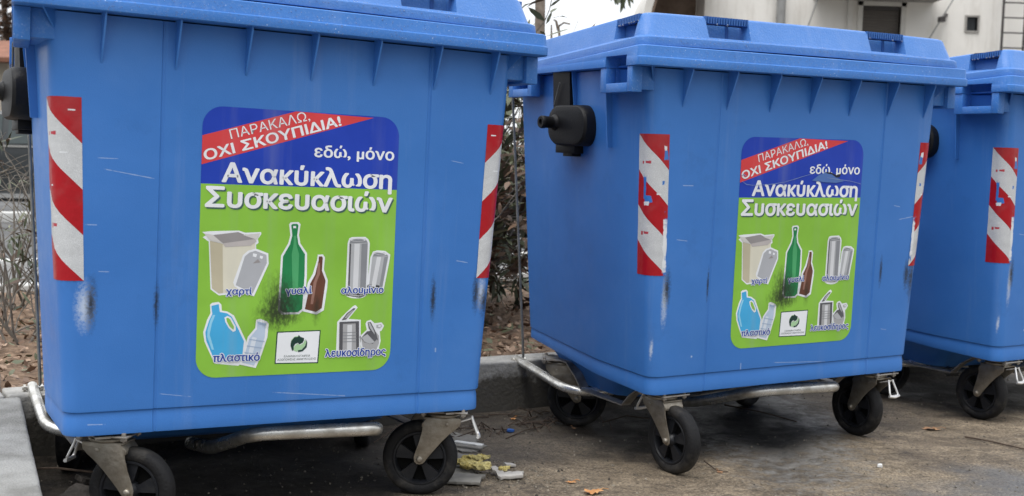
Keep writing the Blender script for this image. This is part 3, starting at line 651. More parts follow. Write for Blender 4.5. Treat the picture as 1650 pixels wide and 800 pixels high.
def text_geo(txt):
    """outline of the words as filled polygons: every outer contour with its own holes, so overlapping contours stay filled"""
    loops = glyph_loops(txt.replace('σ', 'ο'))
    if 'σ' in txt:                                          # sigma: the round letter plus its bar
        xh = max(p[1] for L_ in glyph_loops('ν') for p in L_)
        for i, ch in enumerate(txt):
            if ch == 'σ':
                xr = max(p[0] for L_ in glyph_loops(txt[:i].replace('σ', 'ο') + 'ο') for p in L_)
                loops.append([(xr - .24*xh*1.8, xh*.865), (xr + .05, xh*.865), (xr + .05, xh*1.0), (xr - .24*xh*1.8, xh*1.0)])
    n_ = len(loops)
    def inside(pt, P):
        r = False
        for i in range(len(P)):
            (x1, y1), (x2, y2) = P[i], P[(i+1) % len(P)]
            if (y1 > pt[1]) != (y2 > pt[1]) and pt[0] < (x2-x1)*(pt[1]-y1)/(y2-y1) + x1: r = not r
        return r
    cont = {i: [j for j in range(n_) if j != i and all(inside(p, loops[j]) for p in loops[i])] for i in range(n_)}
    vs, fs = [], []
    for i in range(n_):
        if len(cont[i]) % 2: continue
        grp = [loops[i]] + [loops[j] for j in range(n_) if i in cont[j] and len(cont[j]) == len(cont[i]) + 1]
        base = len(vs)
        for L_ in grp: vs += L_
        for t in tessellate_polygon([[Vector((x, y, 0)) for x, y in L_] for L_ in grp]): fs.append(tuple(base + k for k in t))
    return vs, fs
def glyph_loops(txt):
    c = bpy.data.curves.new('t', 'FONT'); c.body = txt; c.resolution_u = 4
    o = bpy.data.objects.new('t', c); COL.objects.link(o); bpy.context.view_layer.update()
    cu = o.to_curve(bpy.context.evaluated_depsgraph_get())
    loops = []
    for sp in cu.splines:
        P = []
        bp = sp.bezier_points; n = len(bp)
        for i in range(n):
            p, q = bp[i], bp[(i+1) % n]
            straight = p.handle_right_type == 'VECTOR' and q.handle_left_type == 'VECTOR'
            m_ = 1 if straight else 5
            for k in range(m_):
                t = k/m_; w = p.co*(1-t)**3 + p.handle_right*3*t*(1-t)**2 + q.handle_left*3*t*t*(1-t) + q.co*t**3
                if not P or (Vector((w.x, w.y)) - Vector(P[-1])).length > 1e-5: P.append((w.x, w.y))
        if len(P) > 2: loops.append(P)
    o.to_curve_clear(); bpy.data.objects.remove(o); bpy.data.curves.remove(c)
    return loops
def surf(x, z, lay): return (x, -half_d(z) + REC - 0.0008 - lay*0.00022, z)

def layer_obj(name, parent, items):
    """items: (colour, layer, verts2d mm, faces) -> one mesh"""
    b = MB(); cols = []
    for col, lay, vs, fs in items:
        if col not in cols: cols.append(col)
        b.add([surf(x/1000, z/1000, lay) for x, z in vs], fs, cols.index(col))
    me = bpy.data.meshes.new(name); me.from_pydata(b.v, [], b.f)
    for c in cols: me.materials.append(pm(c))
    me.polygons.foreach_set('material_index', b.m)
    o = bpy.data.objects.new(name, me); COL.objects.link(o); o.parent = parent
    return o
def rot_poly(p): return list(p), [tuple(range(len(p)))]

def build_sticker():
    u0, u1, v0, v1, vd, r = -250, 267, 373, 1037, 849, 50
    def arc(cx, cz, a0): return [(cx + r*math.cos(a0+k/8*math.pi/2), cz + r*math.sin(a0+k/8*math.pi/2)) for k in range(9)]
    top = [(u0, vd), (u1, vd)] + arc(u1-r, v1-r, 0) + arc(u0+r, v1-r, math.pi/2)
    bot = arc(u0+r, v0+r, math.pi) + arc(u1-r, v0+r, 1.5*math.pi) + [(u1, vd), (u0, vd)]
    NX = 1
    st = layer_obj('sticker', None, [('blue', 0, *rot_poly(top)), ('grn', 0, *rot_poly(bot))])
    red = [a for a in ART if a[0] == 'red'][0]
    rp_ = [(max(u0+.3, x), min(v1-.3, z)) for x, z in red[2]]
    layer_obj('warning_band', st, [('red', 1, *rot_poly(rp_))])
    # pictures, split by what they show
    groups = {}
    for a in ART:
        if a[0] == 'red': continue
        cx = sum(p[0] for p in a[2])/len(a[2]); cz = sum(p[1] for p in a[2])/len(a[2])
        if cz > 520: g = 'printed_carton' if cx < -70 else ('printed_glass' if cx < 90 else 'printed_can')
        else: g = 'printed_plastic' if cx < -60 else ('recycling_emblem' if cx < 70 else 'printed_tin')
        groups.setdefault(g, []).append((a[0], a[1], *rot_poly(a[2])))
    for g, it in groups.items(): layer_obj(g, st, it)
    # lettering: heavy weights are the same outline printed several times, spread around
    cv, _ = text_geo('Η'); xv, _ = text_geo('ν')
    refs = (max(p[1] for p in cv), max(p[1] for p in xv))
    items = {}
    for ti, (txt, p0, p1, h, off, col, lay, glow, shadow) in enumerate(TEXTS):
        vs, fs = text_geo(txt)
        x0 = min(p[0] for p in vs); x1 = max(p[0] for p in vs)
        ref = refs[0] if txt[0] in 'ΠΟΑΣΕ' else refs[1]
        d = Vector((p1[0]-p0[0], p1[1]-p0[1])); ln = d.length; d.normalize(); n = Vector((-d.y, d.x))
        w = off*0.62; ww = w*ref*1.1                                  # half thickening, em units
        sx_, sy_ = ln/(x1-x0+2*w), h/(ref+2*ww)
        def place(q, ex=0, ey=0, dx=0, dz=0):
            v_ = Vector(p0) + d*((q[0]-x0+w+ex)*sx_) + n*((q[1]+ww+ey)*sy_); return (v_.x+dx, v_.y+dz)
        key = 'headline' if h > 20 else ('caption' if h > 8 else 'emblem_text')
        out = items.setdefault((key, ti if key == 'caption' else 0), [])
        def spread(col_, lay_, r1, r2, n_, dx=0, dz=0):
            offs = [(0, 0)] + [(r1*math.cos(2*math.pi*k/n_), r2*math.sin(2*math.pi*k/n_)) for k in range(n_)] if r1 > 0 else [(0, 0)]
            for j, (ex, ey) in enumerate(offs):
                out.append((col_, lay_ + j*0.04, [place(q, ex, ey, dx, dz) for q in vs], fs))
        if glow: spread(glow, lay-1, w + 0.062, ww + 0.062, 14)
        if shadow: spread(shadow, lay-1, w, ww, 8, 3.6, -3.8)
        spread(col, lay, w, ww, 8)
    for (k, _), it in items.items(): layer_obj(k, st, it)
    return st

# ------------------------------------------------------------------ castors and running gear
def build_castor(M):
    """pivot at the origin, wheel trailing along +X, ground at z = 0"""
    off, hz = 0.062, 0.1045
    f = MB()
    for sy in (-1, 1):
        # stamped fork leg: wide at the top, narrow at the axle
        top = [(-0.050, 0.222), (0.046, 0.222), (0.055, 0.207), (0.057, 0.185), (0.064, 0.155), (0.073, 0.128), (0.0780, 0.110), (0.076, 0.097), (0.069, 0.0905), (0.061, 0.0895), (0.052, 0.0925), (0.046, 0.100), (0.037, 0.113), (0.021, 0.133), (0.002, 0.156), (-0.018, 0.177), (-0.038, 0.194), (-0.049, 0.206)]
        f.prism(top, lambda p, s: (p[0], sy*(s + (0.006*(p[1]-0.1)/0.12)), p[1]), 0.0285, 0.0315)
        f.lathe([(0.0005, -0.001), (0.009, 0.0), (0.009, 0.006), (0.006, 0.008), (0.006, 0.010), (0.0005, 0.0105)], Matrix.Translation((off, sy*0.0312, hz)) @ Matrix.Rotation(-sy*math.pi/2, 4, 'X'), 12)
        f.lathe([(0.0005, 0), (0.005, 0), (0.005, 0.002), (0.0005, 0.0025)], Matrix.Translation((-0.012, sy*0.037, 0.205)) @ Matrix.Rotation(-sy*math.pi/2, 4, 'X'), 10)
    f.box((-0.048, -0.0365, 0.219), (0.052, 0.0365, 0.2235))
    f.prism([(0.046, 0.2215), (0.058, 0.205), (0.058, 0.196), (0.055, 0.196), (0.055, 0.204), (0.045, 0.217)], lambda p, s: (p[0], s, p[1]), -0.036, 0.036)
    T = Matrix.Identity(4)
    f.lathe([(0.044, 0.2235), (0.047, 0.226), (0.047, 0.231), (0.042, 0.2345), (0.030, 0.236), (0.030, 0.239), (0.0005, 0.239)], T, 28)
    fo = f.build('castor', M['fork'], None, 35, bevel=0.0012, bang=45)
    p = MB()
    p.box((-0.068, -0.052, 0.2385), (0.068, 0.052, 0.2425))
    for sx in (-1, 1):
        for sy in (-1, 1):
            p.lathe([(0.0005, 0.2265), (0.004, 0.2265), (0.004, 0.230), (0.009, 0.2302), (0.009, 0.2384), (0.0005, 0.2386)], Matrix.Translation((sx*0.055, sy*0.040, 0)), 6)
            p.lathe([(0.0005, 0.2424), (0.006, 0.2426), (0.006, 0.25), (0.0005, 0.25)], Matrix.Translation((sx*0.055, sy*0.040, 0)), 6)
    p.build('mounting_plate', M['galv'], fo, 35, bevel=0.0008)
    AX = Matrix.Translation((off, 0, hz)) @ Matrix.Rotation(math.pi/2, 4, 'X')
    t = MB()
    t.lathe([(0.0745, -0.019), (0.0765, -0.0215), (0.086, -0.0235), (0.0935, -0.0225), (0.1, -0.019), (0.1035, -0.013), (0.1045, -0.006), (0.1045, 0.006), (0.1035, 0.013), (0.1, 0.019), (0.0935, 0.0225), (0.086, 0.0235), (0.0765, 0.0215), (0.0745, 0.019)], AX, 56)
    t.build('tyre', M['rubber'], fo, 40)
    h = MB()
    h.lathe([(0.0752, -0.018), (0.0735, -0.0215), (0.069, -0.0215), (0.066, -0.016), (0.064, -0.005), (0.064, 0.005), (0.066, 0.016), (0.069, 0.0215), (0.0735, 0.0215), (0.0752, 0.018)], AX, 48)
    h.lathe([(0.0005, -0.026), (0.014, -0.026), (0.020, -0.019), (0.0235, -0.010), (0.0235, 0.010), (0.020, 0.019), (0.014, 0.026), (0.0005, 0.026)], AX, 24)
    h.lathe([(0.02, -0.002), (0.066, -0.002), (0.066, 0.002), (0.02, 0.002)], AX, 30, 1)
    for k in range(5):
        a = k*2*math.pi/5 + 0.3
        for sy in (-1, 1):
            vs = []
            for rr_, wd, ht in ((0.017, 0.007, 0.018), (0.068, 0.021, 0.0165)):
                for sgn in (-1, 1):
                    q = (rr_*math.cos(a) - sgn*wd*math.sin(a), rr_*math.sin(a) + sgn*wd*math.cos(a))
                    vs += [AX @ Vector((q[0], q[1], sy*0.002)), AX @ Vector((q[0], q[1], sy*ht))]
            h.add(vs, [(0,1,3,2), (4,6,7,5), (0,4,5,1), (2,3,7,6), (1,5,7,3), (0,2,6,4)])
    h.build('wheel_hub', [M['hub'], M['hubshade']], fo, 30)
    br = MB()
    br.prism([(-0.046, 0.018), (-0.046, -0.018), (-0.078, -0.012), (-0.078, 0.012)], lambda q, s: (q[0], q[1], s + 0.012*(-(q[0]+.046)/.04)), 0.2085, 0.2125)
    br.tube(smooth_path([(-0.078, -0.010, 0.224), (-0.082, -0.011, 0.212), (-0.098, -0.021, 0.172), (-0.098, 0.021, 0.172), (-0.082, 0.011, 0.212), (-0.078, 0.010, 0.224)], 0.012, 4), 0.0034, 8)
    br.tube([(-0.098, -0.024, 0.171), (-0.101, 0, 0.168), (-0.098, 0.024, 0.171)], 0.0048, 8)
    br.build('brake_pedal', M['bright'], fo, 40)
    return fo

# ------------------------------------------------------------------ where the containers stand
BINS = {'A': dict(p=(-0.7201, 3.2975, -0.0057), w=0.5198, t=-0.0148, q=-0.0157),
        'B': dict(p=(0.7400, 4.1329, 0.0021), w=0.5170, t=0.0131, q=0.0178),
        'C': dict(p=(2.0729, 4.9446, 0.0019), w=0.5816, t=-0.0008, q=0.0038)}
PIV = [(-0.455, -0.30), (0.455, -0.30), (-0.455, 0.295), (0.455, 0.295)]
YAW = {'A': (-36, 150, 70, 60), 'B': (-86, 92, -35, 200), 'C': (90, 100, -30, 150)}   # wheel directions, degrees, local
CONTACT = []
for k, bd in BINS.items():
    bd['M'] = Matrix.Translation(bd['p']) @ Euler((bd['q'], -bd['t'], bd['w'])).to_matrix().to_4x4()
    bd['piv'] = [(px + {'A': .018, 'B': .002, 'C': .012}[k]*(1 if i != 1 else .7), py) for i, (px, py) in enumerate(PIV)]
    for (px, py), ya in zip(bd['piv'], YAW[k]):
        q = bd['M'] @ Vector((px + 0.062*math.cos(R(ya)), py + 0.062*math.sin(R(ya)), 0))
        CONTACT.append((q.x, q.y, q.z))
KD = Vector((math.cos(0.537), math.sin(0.537), 0))          # direction of the kerb behind the containers
KN = Vector((-KD.y, KD.x, 0))                                # away from the camera
KO = Vector((-1.414, 3.437, 0))                                # inner corner of the kerb
def kp(a, b, z=0.0):
    p = KO + KD*a + KN*b; return Vector((p.x, p.y, z))
def ground_z(x, y):
    sw, sz = 0.35, 0.0
    for cx, cy, cz in CONTACT:
        w = math.exp(-((x-cx)**2 + (y-cy)**2)/0.045)*4; sw += w; sz += w*(cz+0.001)
    base = sz/sw
    near = min(((x-cx)**2 + (y-cy)**2) for cx, cy, _ in CONTACT)
    rough = min(1.0, near/0.02)
    nz = noise.fractal(Vector((x*5, y*5, 3.1)), 1.0, 2.0, 5)*0.0075 + noise.fractal(Vector((x*28, y*28, 7.7)), 1.0, 2.0, 3)*0.0022
    d = (Vector((x, y, 0)) - KO).dot(KN)                      # silt heaped along the kerb
    heap = 0.022*math.exp(-(d/0.12)**2) if d < 0.05 else 0
    return base + nz*rough + heap*rough

# ------------------------------------------------------------------ setting: ground, paving, road
M = {}
conc = dict(rough=0.85, bump=0.35, bscale=90)
M['terrain'] = mat('terrain', (0.20, 0.18, 0.15), 0.95, var=0.2, vscale=0.6)
M['asphalt'] = mat('asphalt', (0.085, 0.085, 0.085), 0.8, var=0.3, vscale=1.3, bump=0.4, bscale=120)
M['paving'] = mat('paving', (0.175, 0.172, 0.16), 0.9, col2=(.285, .283, .27), vscale=7, bump=0.6, bscale=170, vdetail=12, ramp=(.38, .58))
M['paving_far'] = mat('paving_far', (0.15, 0.15, 0.148), 0.85, var=0.3, vscale=2)

def dirt_mat():
    m = bpy.data.materials.new('dirt'); m.use_nodes = True; N, L = nt(m); b = N['Principled BSDF']
    tc = N.new('ShaderNodeTexCoord'); P = tc.outputs['Object']; sep = N.new('ShaderNodeSeparateXYZ'); L.new(P, sep.inputs[0])
    def nz(s, d=6, r=.65, st=None):
        n = N.new('ShaderNodeTexNoise'); n.inputs['Scale'].default_value = s; n.inputs['Detail'].default_value = d; n.inputs['Roughness'].default_value = r
        if st:
            mp = N.new('ShaderNodeMapping'); mp.inputs['Scale'].default_value = st; mp.inputs['Rotation'].default_value = (0, 0, -.5); L.new(P, mp.inputs[0]); L.new(mp.outputs[0], n.inputs['Vector'])
        else: L.new(P, n.inputs['Vector'])
        return n.outputs['Fac']
    def ramp(f, a, ca, c, cc):
        r = N.new('ShaderNodeValToRGB'); r.color_ramp.elements[0].position = a; r.color_ramp.elements[0].color = (*ca, 1); r.color_ramp.elements[1].position = c; r.color_ramp.elements[1].color = (*cc, 1); L.new(f, r.inputs[0]); return r.outputs[0]
    def mix(k, a, c):
        q = N.new('ShaderNodeMix'); q.data_type = 'RGBA'
        for s, x in ((0, k), (6, a), (7, c)):
            if isinstance(x, tuple): q.inputs[s].default_value = (*x, 1)
            elif isinstance(x, float): q.inputs[s].default_value = x
            else: L.new(x, q.inputs[s])
        return q.outputs[2]
    cur = ramp(nz(3.2, 8, .7, (1, 2.0, 1)), .34, (.120, .090, .060), .64, (.37, .292, .20))
    m1 = nz(11, 9, .78, (1, 1.8, 1)); cur = mix(math_node(N, 'MULTIPLY', math_node(N, 'SUBTRACT', .52, m1, L=L, clamp=True), 4.5, L=L, clamp=True), cur, (.055, .043, .031))
    m2 = nz(38, 8, .8, (1, 1.6, 1)); cur = mix(math_node(N, 'MULTIPLY', math_node(N, 'SUBTRACT', .47, m2, L=L, clamp=True), 5.0, L=L, clamp=True), cur, (.045, .037, .028))
    grain = nz(120, 6, .8); cur = mix(math_node(N, 'MULTIPLY', math_node(N, 'SUBTRACT', .53, grain, L=L, clamp=True), 6.0, L=L, clamp=True), cur, (.035, .028, .021))
    cur = mix(math_node(N, 'MULTIPLY', math_node(N, 'SUBTRACT', grain, .55, L=L, clamp=True), 5.0, L=L, clamp=True), cur, (.50, .43, .33))
    # old asphalt showing through, mostly in front and on the right
    nl = nz(1.7, 5)
    lin = math_node(N, 'ADD', math_node(N, 'MULTIPLY', sep.outputs['X'], .50, L=L), math_node(N, 'MULTIPLY', sep.outputs['Y'], -.866, L=L), L=L)   # towards the viewer's right front
    k = math_node(N, 'MULTIPLY', math_node(N, 'ADD', math_node(N, 'ADD', lin, 2.46, L=L), math_node(N, 'MULTIPLY', math_node(N, 'SUBTRACT', nl, .5, L=L), 1.5, L=L), L=L), 4.0, L=L, clamp=True)
    cur = mix(math_node(N, 'MULTIPLY', k, .82, L=L), cur, ramp(grain, .35, (.055, .056, .06), .7, (.20, .20, .20)))
    # shade painted into the silt further in, under and behind the containers
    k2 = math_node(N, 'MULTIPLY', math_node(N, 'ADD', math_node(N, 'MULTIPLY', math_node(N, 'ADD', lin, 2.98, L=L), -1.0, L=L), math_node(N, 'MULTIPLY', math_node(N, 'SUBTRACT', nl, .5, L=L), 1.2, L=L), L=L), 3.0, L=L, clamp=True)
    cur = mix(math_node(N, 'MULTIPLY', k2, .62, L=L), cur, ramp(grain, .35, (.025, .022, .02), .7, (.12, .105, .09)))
    # near-black shade below each container, painted into the dirt colour
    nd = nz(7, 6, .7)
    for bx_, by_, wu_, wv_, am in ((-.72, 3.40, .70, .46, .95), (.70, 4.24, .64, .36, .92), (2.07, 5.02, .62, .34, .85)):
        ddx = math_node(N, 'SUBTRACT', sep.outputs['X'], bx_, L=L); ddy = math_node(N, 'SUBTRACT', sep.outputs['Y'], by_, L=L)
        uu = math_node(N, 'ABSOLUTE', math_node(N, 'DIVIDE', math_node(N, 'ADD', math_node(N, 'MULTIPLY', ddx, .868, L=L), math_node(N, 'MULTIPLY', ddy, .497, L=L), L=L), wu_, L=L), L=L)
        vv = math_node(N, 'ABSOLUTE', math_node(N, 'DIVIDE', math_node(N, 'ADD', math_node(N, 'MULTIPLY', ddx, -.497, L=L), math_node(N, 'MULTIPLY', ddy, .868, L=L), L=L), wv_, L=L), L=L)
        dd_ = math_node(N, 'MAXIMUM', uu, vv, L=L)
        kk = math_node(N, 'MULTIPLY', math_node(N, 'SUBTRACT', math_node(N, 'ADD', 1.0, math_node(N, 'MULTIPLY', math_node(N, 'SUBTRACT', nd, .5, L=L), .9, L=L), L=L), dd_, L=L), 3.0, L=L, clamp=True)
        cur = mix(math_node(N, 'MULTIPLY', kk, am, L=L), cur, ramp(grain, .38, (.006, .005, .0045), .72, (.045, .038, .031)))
    # damp patches
    wet = nz(1.9, 7, .68); wk = math_node(N, 'MULTIPLY', math_node(N, 'SUBTRACT', wet, .53, L=L, clamp=True), 6.0, L=L, clamp=True)
    cur = mix(math_node(N, 'MULTIPLY', wk, .62, L=L), cur, ramp(grain, .38, (.030, .025, .020), .72, (.14, .115, .085)))
    # soot and grey ash where something burnt behind the middle container's front wheel
    dx = math_node(N, 'SUBTRACT', sep.outputs['X'], .93, L=L); dy = math_node(N, 'SUBTRACT', sep.outputs['Y'], 4.32, L=L)
    rr = math_node(N, 'SQRT', math_node(N, 'ADD', math_node(N, 'MULTIPLY', math_node(N, 'MULTIPLY', dx, dx, L=L), 9.0, L=L), math_node(N, 'MULTIPLY', dy, dy, L=L), L=L), L=L)
    med = nz(22, 6, .75)
    ash = math_node(N, 'MULTIPLY', math_node(N, 'SUBTRACT', math_node(N, 'ADD', .95, math_node(N, 'MULTIPLY', math_node(N, 'SUBTRACT', med, .5, L=L), 1.4, L=L), L=L), math_node(N, 'MULTIPLY', rr, .92, L=L), L=L), 2.5, L=L, clamp=True)
    cur = mix(math_node(N, 'MULTIPLY', ash, .8, L=L), cur, ramp(med, .42, (.03, .03, .03), .66, (.24, .235, .225)))
    soot = math_node(N, 'MULTIPLY', math_node(N, 'SUBTRACT', math_node(N, 'ADD', .54, math_node(N, 'MULTIPLY', math_node(N, 'SUBTRACT', med, .5, L=L), .7, L=L), L=L), rr, L=L), 5.0, L=L, clamp=True)
    cur = mix(soot, cur, (.006, .006, .006))
    L.new(cur, b.inputs['Base Color'])
    mr = N.new('ShaderNodeMapRange'); mr.inputs[1].default_value = .35; mr.inputs[2].default_value = .65; mr.inputs[3].default_value = .38; mr.inputs[4].default_value = .95; L.new(math_node(N, 'SUBTRACT', nz(4, 4), math_node(N, 'MULTIPLY', wk, .18, L=L), L=L), mr.inputs[0]); L.new(mr.outputs[0], b.inputs['Roughness'])
    b.inputs['Specular IOR Level'].default_value = .42
    bp = N.new('ShaderNodeBump'); bp.inputs['Strength'].default_value = .8; bp.inputs['Distance'].default_value = .006
    L.new(math_node(N, 'ADD', grain, math_node(N, 'MULTIPLY', med, .8, L=L), L=L), bp.inputs['Height']); L.new(bp.outputs[0], b.inputs['Normal'])
    return m
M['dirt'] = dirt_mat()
M['soil'] = mat('soil', (0.085, 0.052, 0.032), 0.95, col2=(0.26, 0.175, 0.115), vscale=26, vdetail=8, bump=0.8, bscale=70)
def kerb_mat():
    m = mat('kerb', (0.23, 0.225, 0.21), 0.88, col2=(0.40, 0.39, 0.365), vscale=7, vdetail=8, bump=0.45, bscale=80)
    N, L = nt(m); b = N['Principled BSDF']; old = b.inputs['Base Color'].links[0].from_socket
    g = N.new('ShaderNodeNewGeometry'); s = N.new('ShaderNodeSeparateXYZ'); L.new(g.outputs['Position'], s.inputs[0])
    n = N.new('ShaderNodeTexNoise'); n.inputs['Scale'].default_value = 9; n.inputs['Detail'].default_value = 8; n.inputs['Roughness'].default_value = .7; L.new(g.outputs['Position'], n.inputs['Vector'])
    # splash dirt and black moss grown on the face of the kerb, ragged upper edge
    k = math_node(N, 'MULTIPLY', math_node(N, 'SUBTRACT', math_node(N, 'ADD', .175, math_node(N, 'MULTIPLY', math_node(N, 'SUBTRACT', n.outputs['Fac'], .5, L=L), .34, L=L), L=L), s.outputs['Z'], L=L), 22.0, L=L, clamp=True)
    q = N.new('ShaderNodeMix'); q.data_type = 'RGBA'; L.new(math_node(N, 'MULTIPLY', k, .88, L=L), q.inputs[0]); L.new(old, q.inputs[6]); q.inputs[7].default_value = (.055, .048, .036, 1)
    L.new(q.outputs[2], b.inputs['Base Color']); return m
M['kerb'] = kerb_mat()

def sheet(name, quad, mt, z):
    me = bpy.data.meshes.new(name); me.from_pydata([(x, y, z) for x, y in quad], [], [tuple(range(len(quad)))]); me.materials.append(mt)
    o = bpy.data.objects.new(name, me); COL.objects.link(o); return tag(o, kind='structure')
sheet('terrain', [(-300, -60), (300, -60), (300, 400), (-300, 400)], M['terrain'], -0.06)
# dirt bay the containers stand in
b = MB(); NX, NY = 330, 190
a0, a1_, b0, b1_ = -0.45, 6.6, -3.6, 0.03
row = lambda j: [kp(a0 + (a1_-a0)*i/NX, b0 + (b1_-b0)*j/NY) for i in range(NX+1)]
vs = []
for j in range(NY+1):
    for p in row(j): vs.append((p.x, p.y, ground_z(p.x, p.y)))
b.add(vs, [(j*(NX+1)+i, j*(NX+1)+i+1, (j+1)*(NX+1)+i+1, (j+1)*(NX+1)+i) for j in range(NY) for i in range(NX)])
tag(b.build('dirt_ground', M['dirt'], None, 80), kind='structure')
# road further out
ra = [kp(-30, 9.0), kp(40, 9.0), kp(40, 40), kp(-30, 40)]
sheet('road', [(p.x, p.y) for p in ra], M['asphalt'], -0.02)
b = MB()
pv = [kp(-30, 3.0), kp(40, 3.0), kp(40, 5.0), kp(-30, 5.0)]
b.prism([(p.x, p.y) for p in pv], lambda p, z: (p[0], p[1], z), -0.05, 0.11); tag(b.build('pavement', M['paving_far'], None, 0), kind='structure')
b = MB()
pv = [kp(-30, 5.25), kp(40, 5.25), kp(40, 8.9), kp(-30, 8.9)]
b.prism([(p.x, p.y) for p in pv], lambda p, z: (p[0], p[1], z), -0.05, 0.05); tag(b.build('lay_by', M['asphalt'], None, 0), kind='structure')
# concrete pavement on the left of the bay
def worn(o, amp=0.004, cuts=0):
    for v in o.data.vertices:
        n = noise.noise_vector(Vector(v.co)*9)*amp + noise.noise_vector(Vector(v.co)*41)*amp*.5
        v.co += n
    return o
def slab(name, pts, z0, z1, mt, nseg, bev=0.012, shear=0.0):
    """pts: quad (kerb coordinates a,b); split into fine steps so that edges can wear"""
    (ax, bx_), (cx, cy) = pts
    b = MB(); NA, NB, NZ = nseg
    def P(i, j, k): return kp(ax+(cx-ax)*i/NA + shear*(bx_+(cy-bx_)*j/NB), bx_+(cy-bx_)*j/NB, z0+(z1-z0)*k/NZ)
    def face(f, n, m_):
        vs = [f(i, j) for j in range(m_+1) for i in range(n+1)]
        b.add(vs, [(j*(n+1)+i, j*(n+1)+i+1, (j+1)*(n+1)+i+1, (j+1)*(n+1)+i) for j in range(m_) for i in range(n)])
    face(lambda i, j: P(i, j, NZ), NA, NB); face(lambda i, j: P(i, j, 0), NA, NB)
    face(lambda i, j: P(i, 0, j), NA, NZ); face(lambda i, j: P(i, NB, j), NA, NZ)
    face(lambda i, j: P(0, i, j), NB, NZ); face(lambda i, j: P(NA, i, j), NB, NZ)
    me = bpy.data.meshes.new(name); me.from_pydata(b.v, [], b.f); me.materials.append(mt)
    bm = bmesh.new(); bm.from_mesh(me); bmesh.ops.remove_doubles(bm, verts=bm.verts, dist=1e-4); bmesh.ops.recalc_face_normals(bm, faces=bm.faces)
    ed = [e_ for e_ in bm.edges if len(e_.link_faces) == 2 and e_.calc_face_angle() > 1.0]
    bmesh.ops.bevel(bm, geom=ed, offset=bev, segments=3, profile=0.6, affect='EDGES')
    bm.to_mesh(me); bm.free()
    o = bpy.data.objects.new(name, me); COL.objects.link(o)
    me.polygons.foreach_set('use_smooth', [True]*len(me.polygons)); me.set_sharp_from_angle(angle=R(40))
    return worn(o, 0.0011)
tag(slab('concrete_pavement', ((-3.2, -3.4), (0.0, -0.004)), -0.05, 0.198, M['paving'], (90, 100, 6), shear=0.107), kind='structure')
kx = -3.2; nk = 0
for L_ in (3.16, 1.0, 1.0, 1.0, 1.0, 1.0, 1.0, 1.0, 1.0):
    o = slab('kerb_stone', ((kx+.004, 0.0), (kx+L_-.004, 0.13)), -0.05, 0.203, M['kerb'], (max(8, int(L_*26)), 4, 7), 0.010)
    tag(o, 'grey concrete kerb stone with mossy face behind the blue containers' if nk else 'light concrete kerb stone edging the planter beside the left container', 'kerb', 'kerb stones along the planting bed'); kx += L_; nk += 1
o = slab('kerb_stone', ((-0.16, 0.145), (-0.035, 0.90)), -0.05, 0.245, M['kerb'], (4, 30, 6), 0.012)
tag(o, 'short raised kerb stone running back at the left edge of the planter', 'kerb', 'kerb stones along the planting bed')
# planting bed
b = MB(); NX, NY = 240, 80
vs = []
for j in range(NY+1):
    for i in range(NX+1):
        p = kp(-3.5 + 11*i/NX, 0.10 + 2.75*j/NY)
        vs.append((p.x, p.y, 0.165 + noise.fractal(Vector((p.x*3, p.y*3, 0)), 1, 2, 6)*0.028 + noise.fractal(Vector((p.x*18, p.y*18, 5)), 1, 2, 3)*0.012))
b.add(vs, [(j*(NX+1)+i, j*(NX+1)+i+1, (j+1)*(NX+1)+i+1, (j+1)*(NX+1)+i) for j in range(NY) for i in range(NX)])
tag(b.build('planter_soil', M['soil'], None, 80), kind='structure')
M['whitestone'] = mat('whitestone', (0.55, 0.55, 0.53), 0.8, var=0.15, vscale=8)
o = slab('kerb_stone', ((-9, 2.84), (8, 2.98)), -0.05, 0.215, M['whitestone'], (80, 3, 4), 0.01)
tag(o, 'pale kerb along the far side of the planting bed', 'kerb')
o = slab('kerb_stone', ((-20, 5.05), (12, 5.2)), -0.05, 0.15, M['whitestone'], (60, 3, 4), 0.01)
tag(o, 'pale road kerb beyond the far pavement', 'kerb')

# ------------------------------------------------------------------ container materials
SC = [(-.512, .555, .022, .055, 'white'), (-.498, .560, .009, .060, 'dark'), (-.348, .556, .005, .052, 'dark'), (.386, .560, .006, .055, 'dark'), (.533, .575, .016, .045, 'white'), (.516, .575, .008, .05, 'dark'), (.545, .55, .012, .04, 'dark'),
      (-.42, .866, .075, .0016, 'scratch'), (-.46, .900, .04, .0014, 'scratch'), (-.50, .745, .02, .0018, 'scratch'), (-.47, .636, .02, .0018, 'scratch'), (-.30, .335, .05, .0012, 'scratch'), (.05, .318, .14, .0016, 'scratch'), (.47, .66, .03, .002, 'scratch'),
      (-.48, .275, .03, .002, 'scratch'), (.40, .42, .003, .008, 'scratch'), (.44, .93, .03, .0013, 'scratch')]
SC2 = [(-.515, .54, .012, .075, 'white'), (-.508, .575, .010, .055, 'dark'), (-.352, .58, .004, .05, 'dark'), (.386, .60, .005, .05, 'dark'), (.535, .57, .012, .07, 'dark'), (.51, .585, .010, .05, 'dark'), (.57, .62, .006, .10, 'white'),
       (-.20, .316, .003, .016, 'scratch'), (.49, .78, .06, .002, 'scratch'), (.44, .82, .02, .0018, 'scratch'), (-.45, .885, .03, .002, 'scratch'), (-.40, .36, .004, .004, 'white'), (.05, .312, .15, .0016, 'scratch'), (-.46, .72, .03, .0016, 'scratch'), (-.545, .39, .004, .03, 'white'), (.42, .40, .02, .0016, 'scratch')]
M['plastic'] = plastic('blue_plastic', scuffs=SC, rough=.40)
M['plastic2'] = plastic('blue_plastic_worn', scuffs=SC2, rough=.42, seed=5.3)
M['rimplastic'] = plastic('blue_rim_plastic', specks=.60, rough=.42, peel=.10)
M['lidplastic'] = plastic('blue_lid_plastic', col=(.050, .175, .49), specks=.34, rough=.40, peel=.22, peel_scale=190)
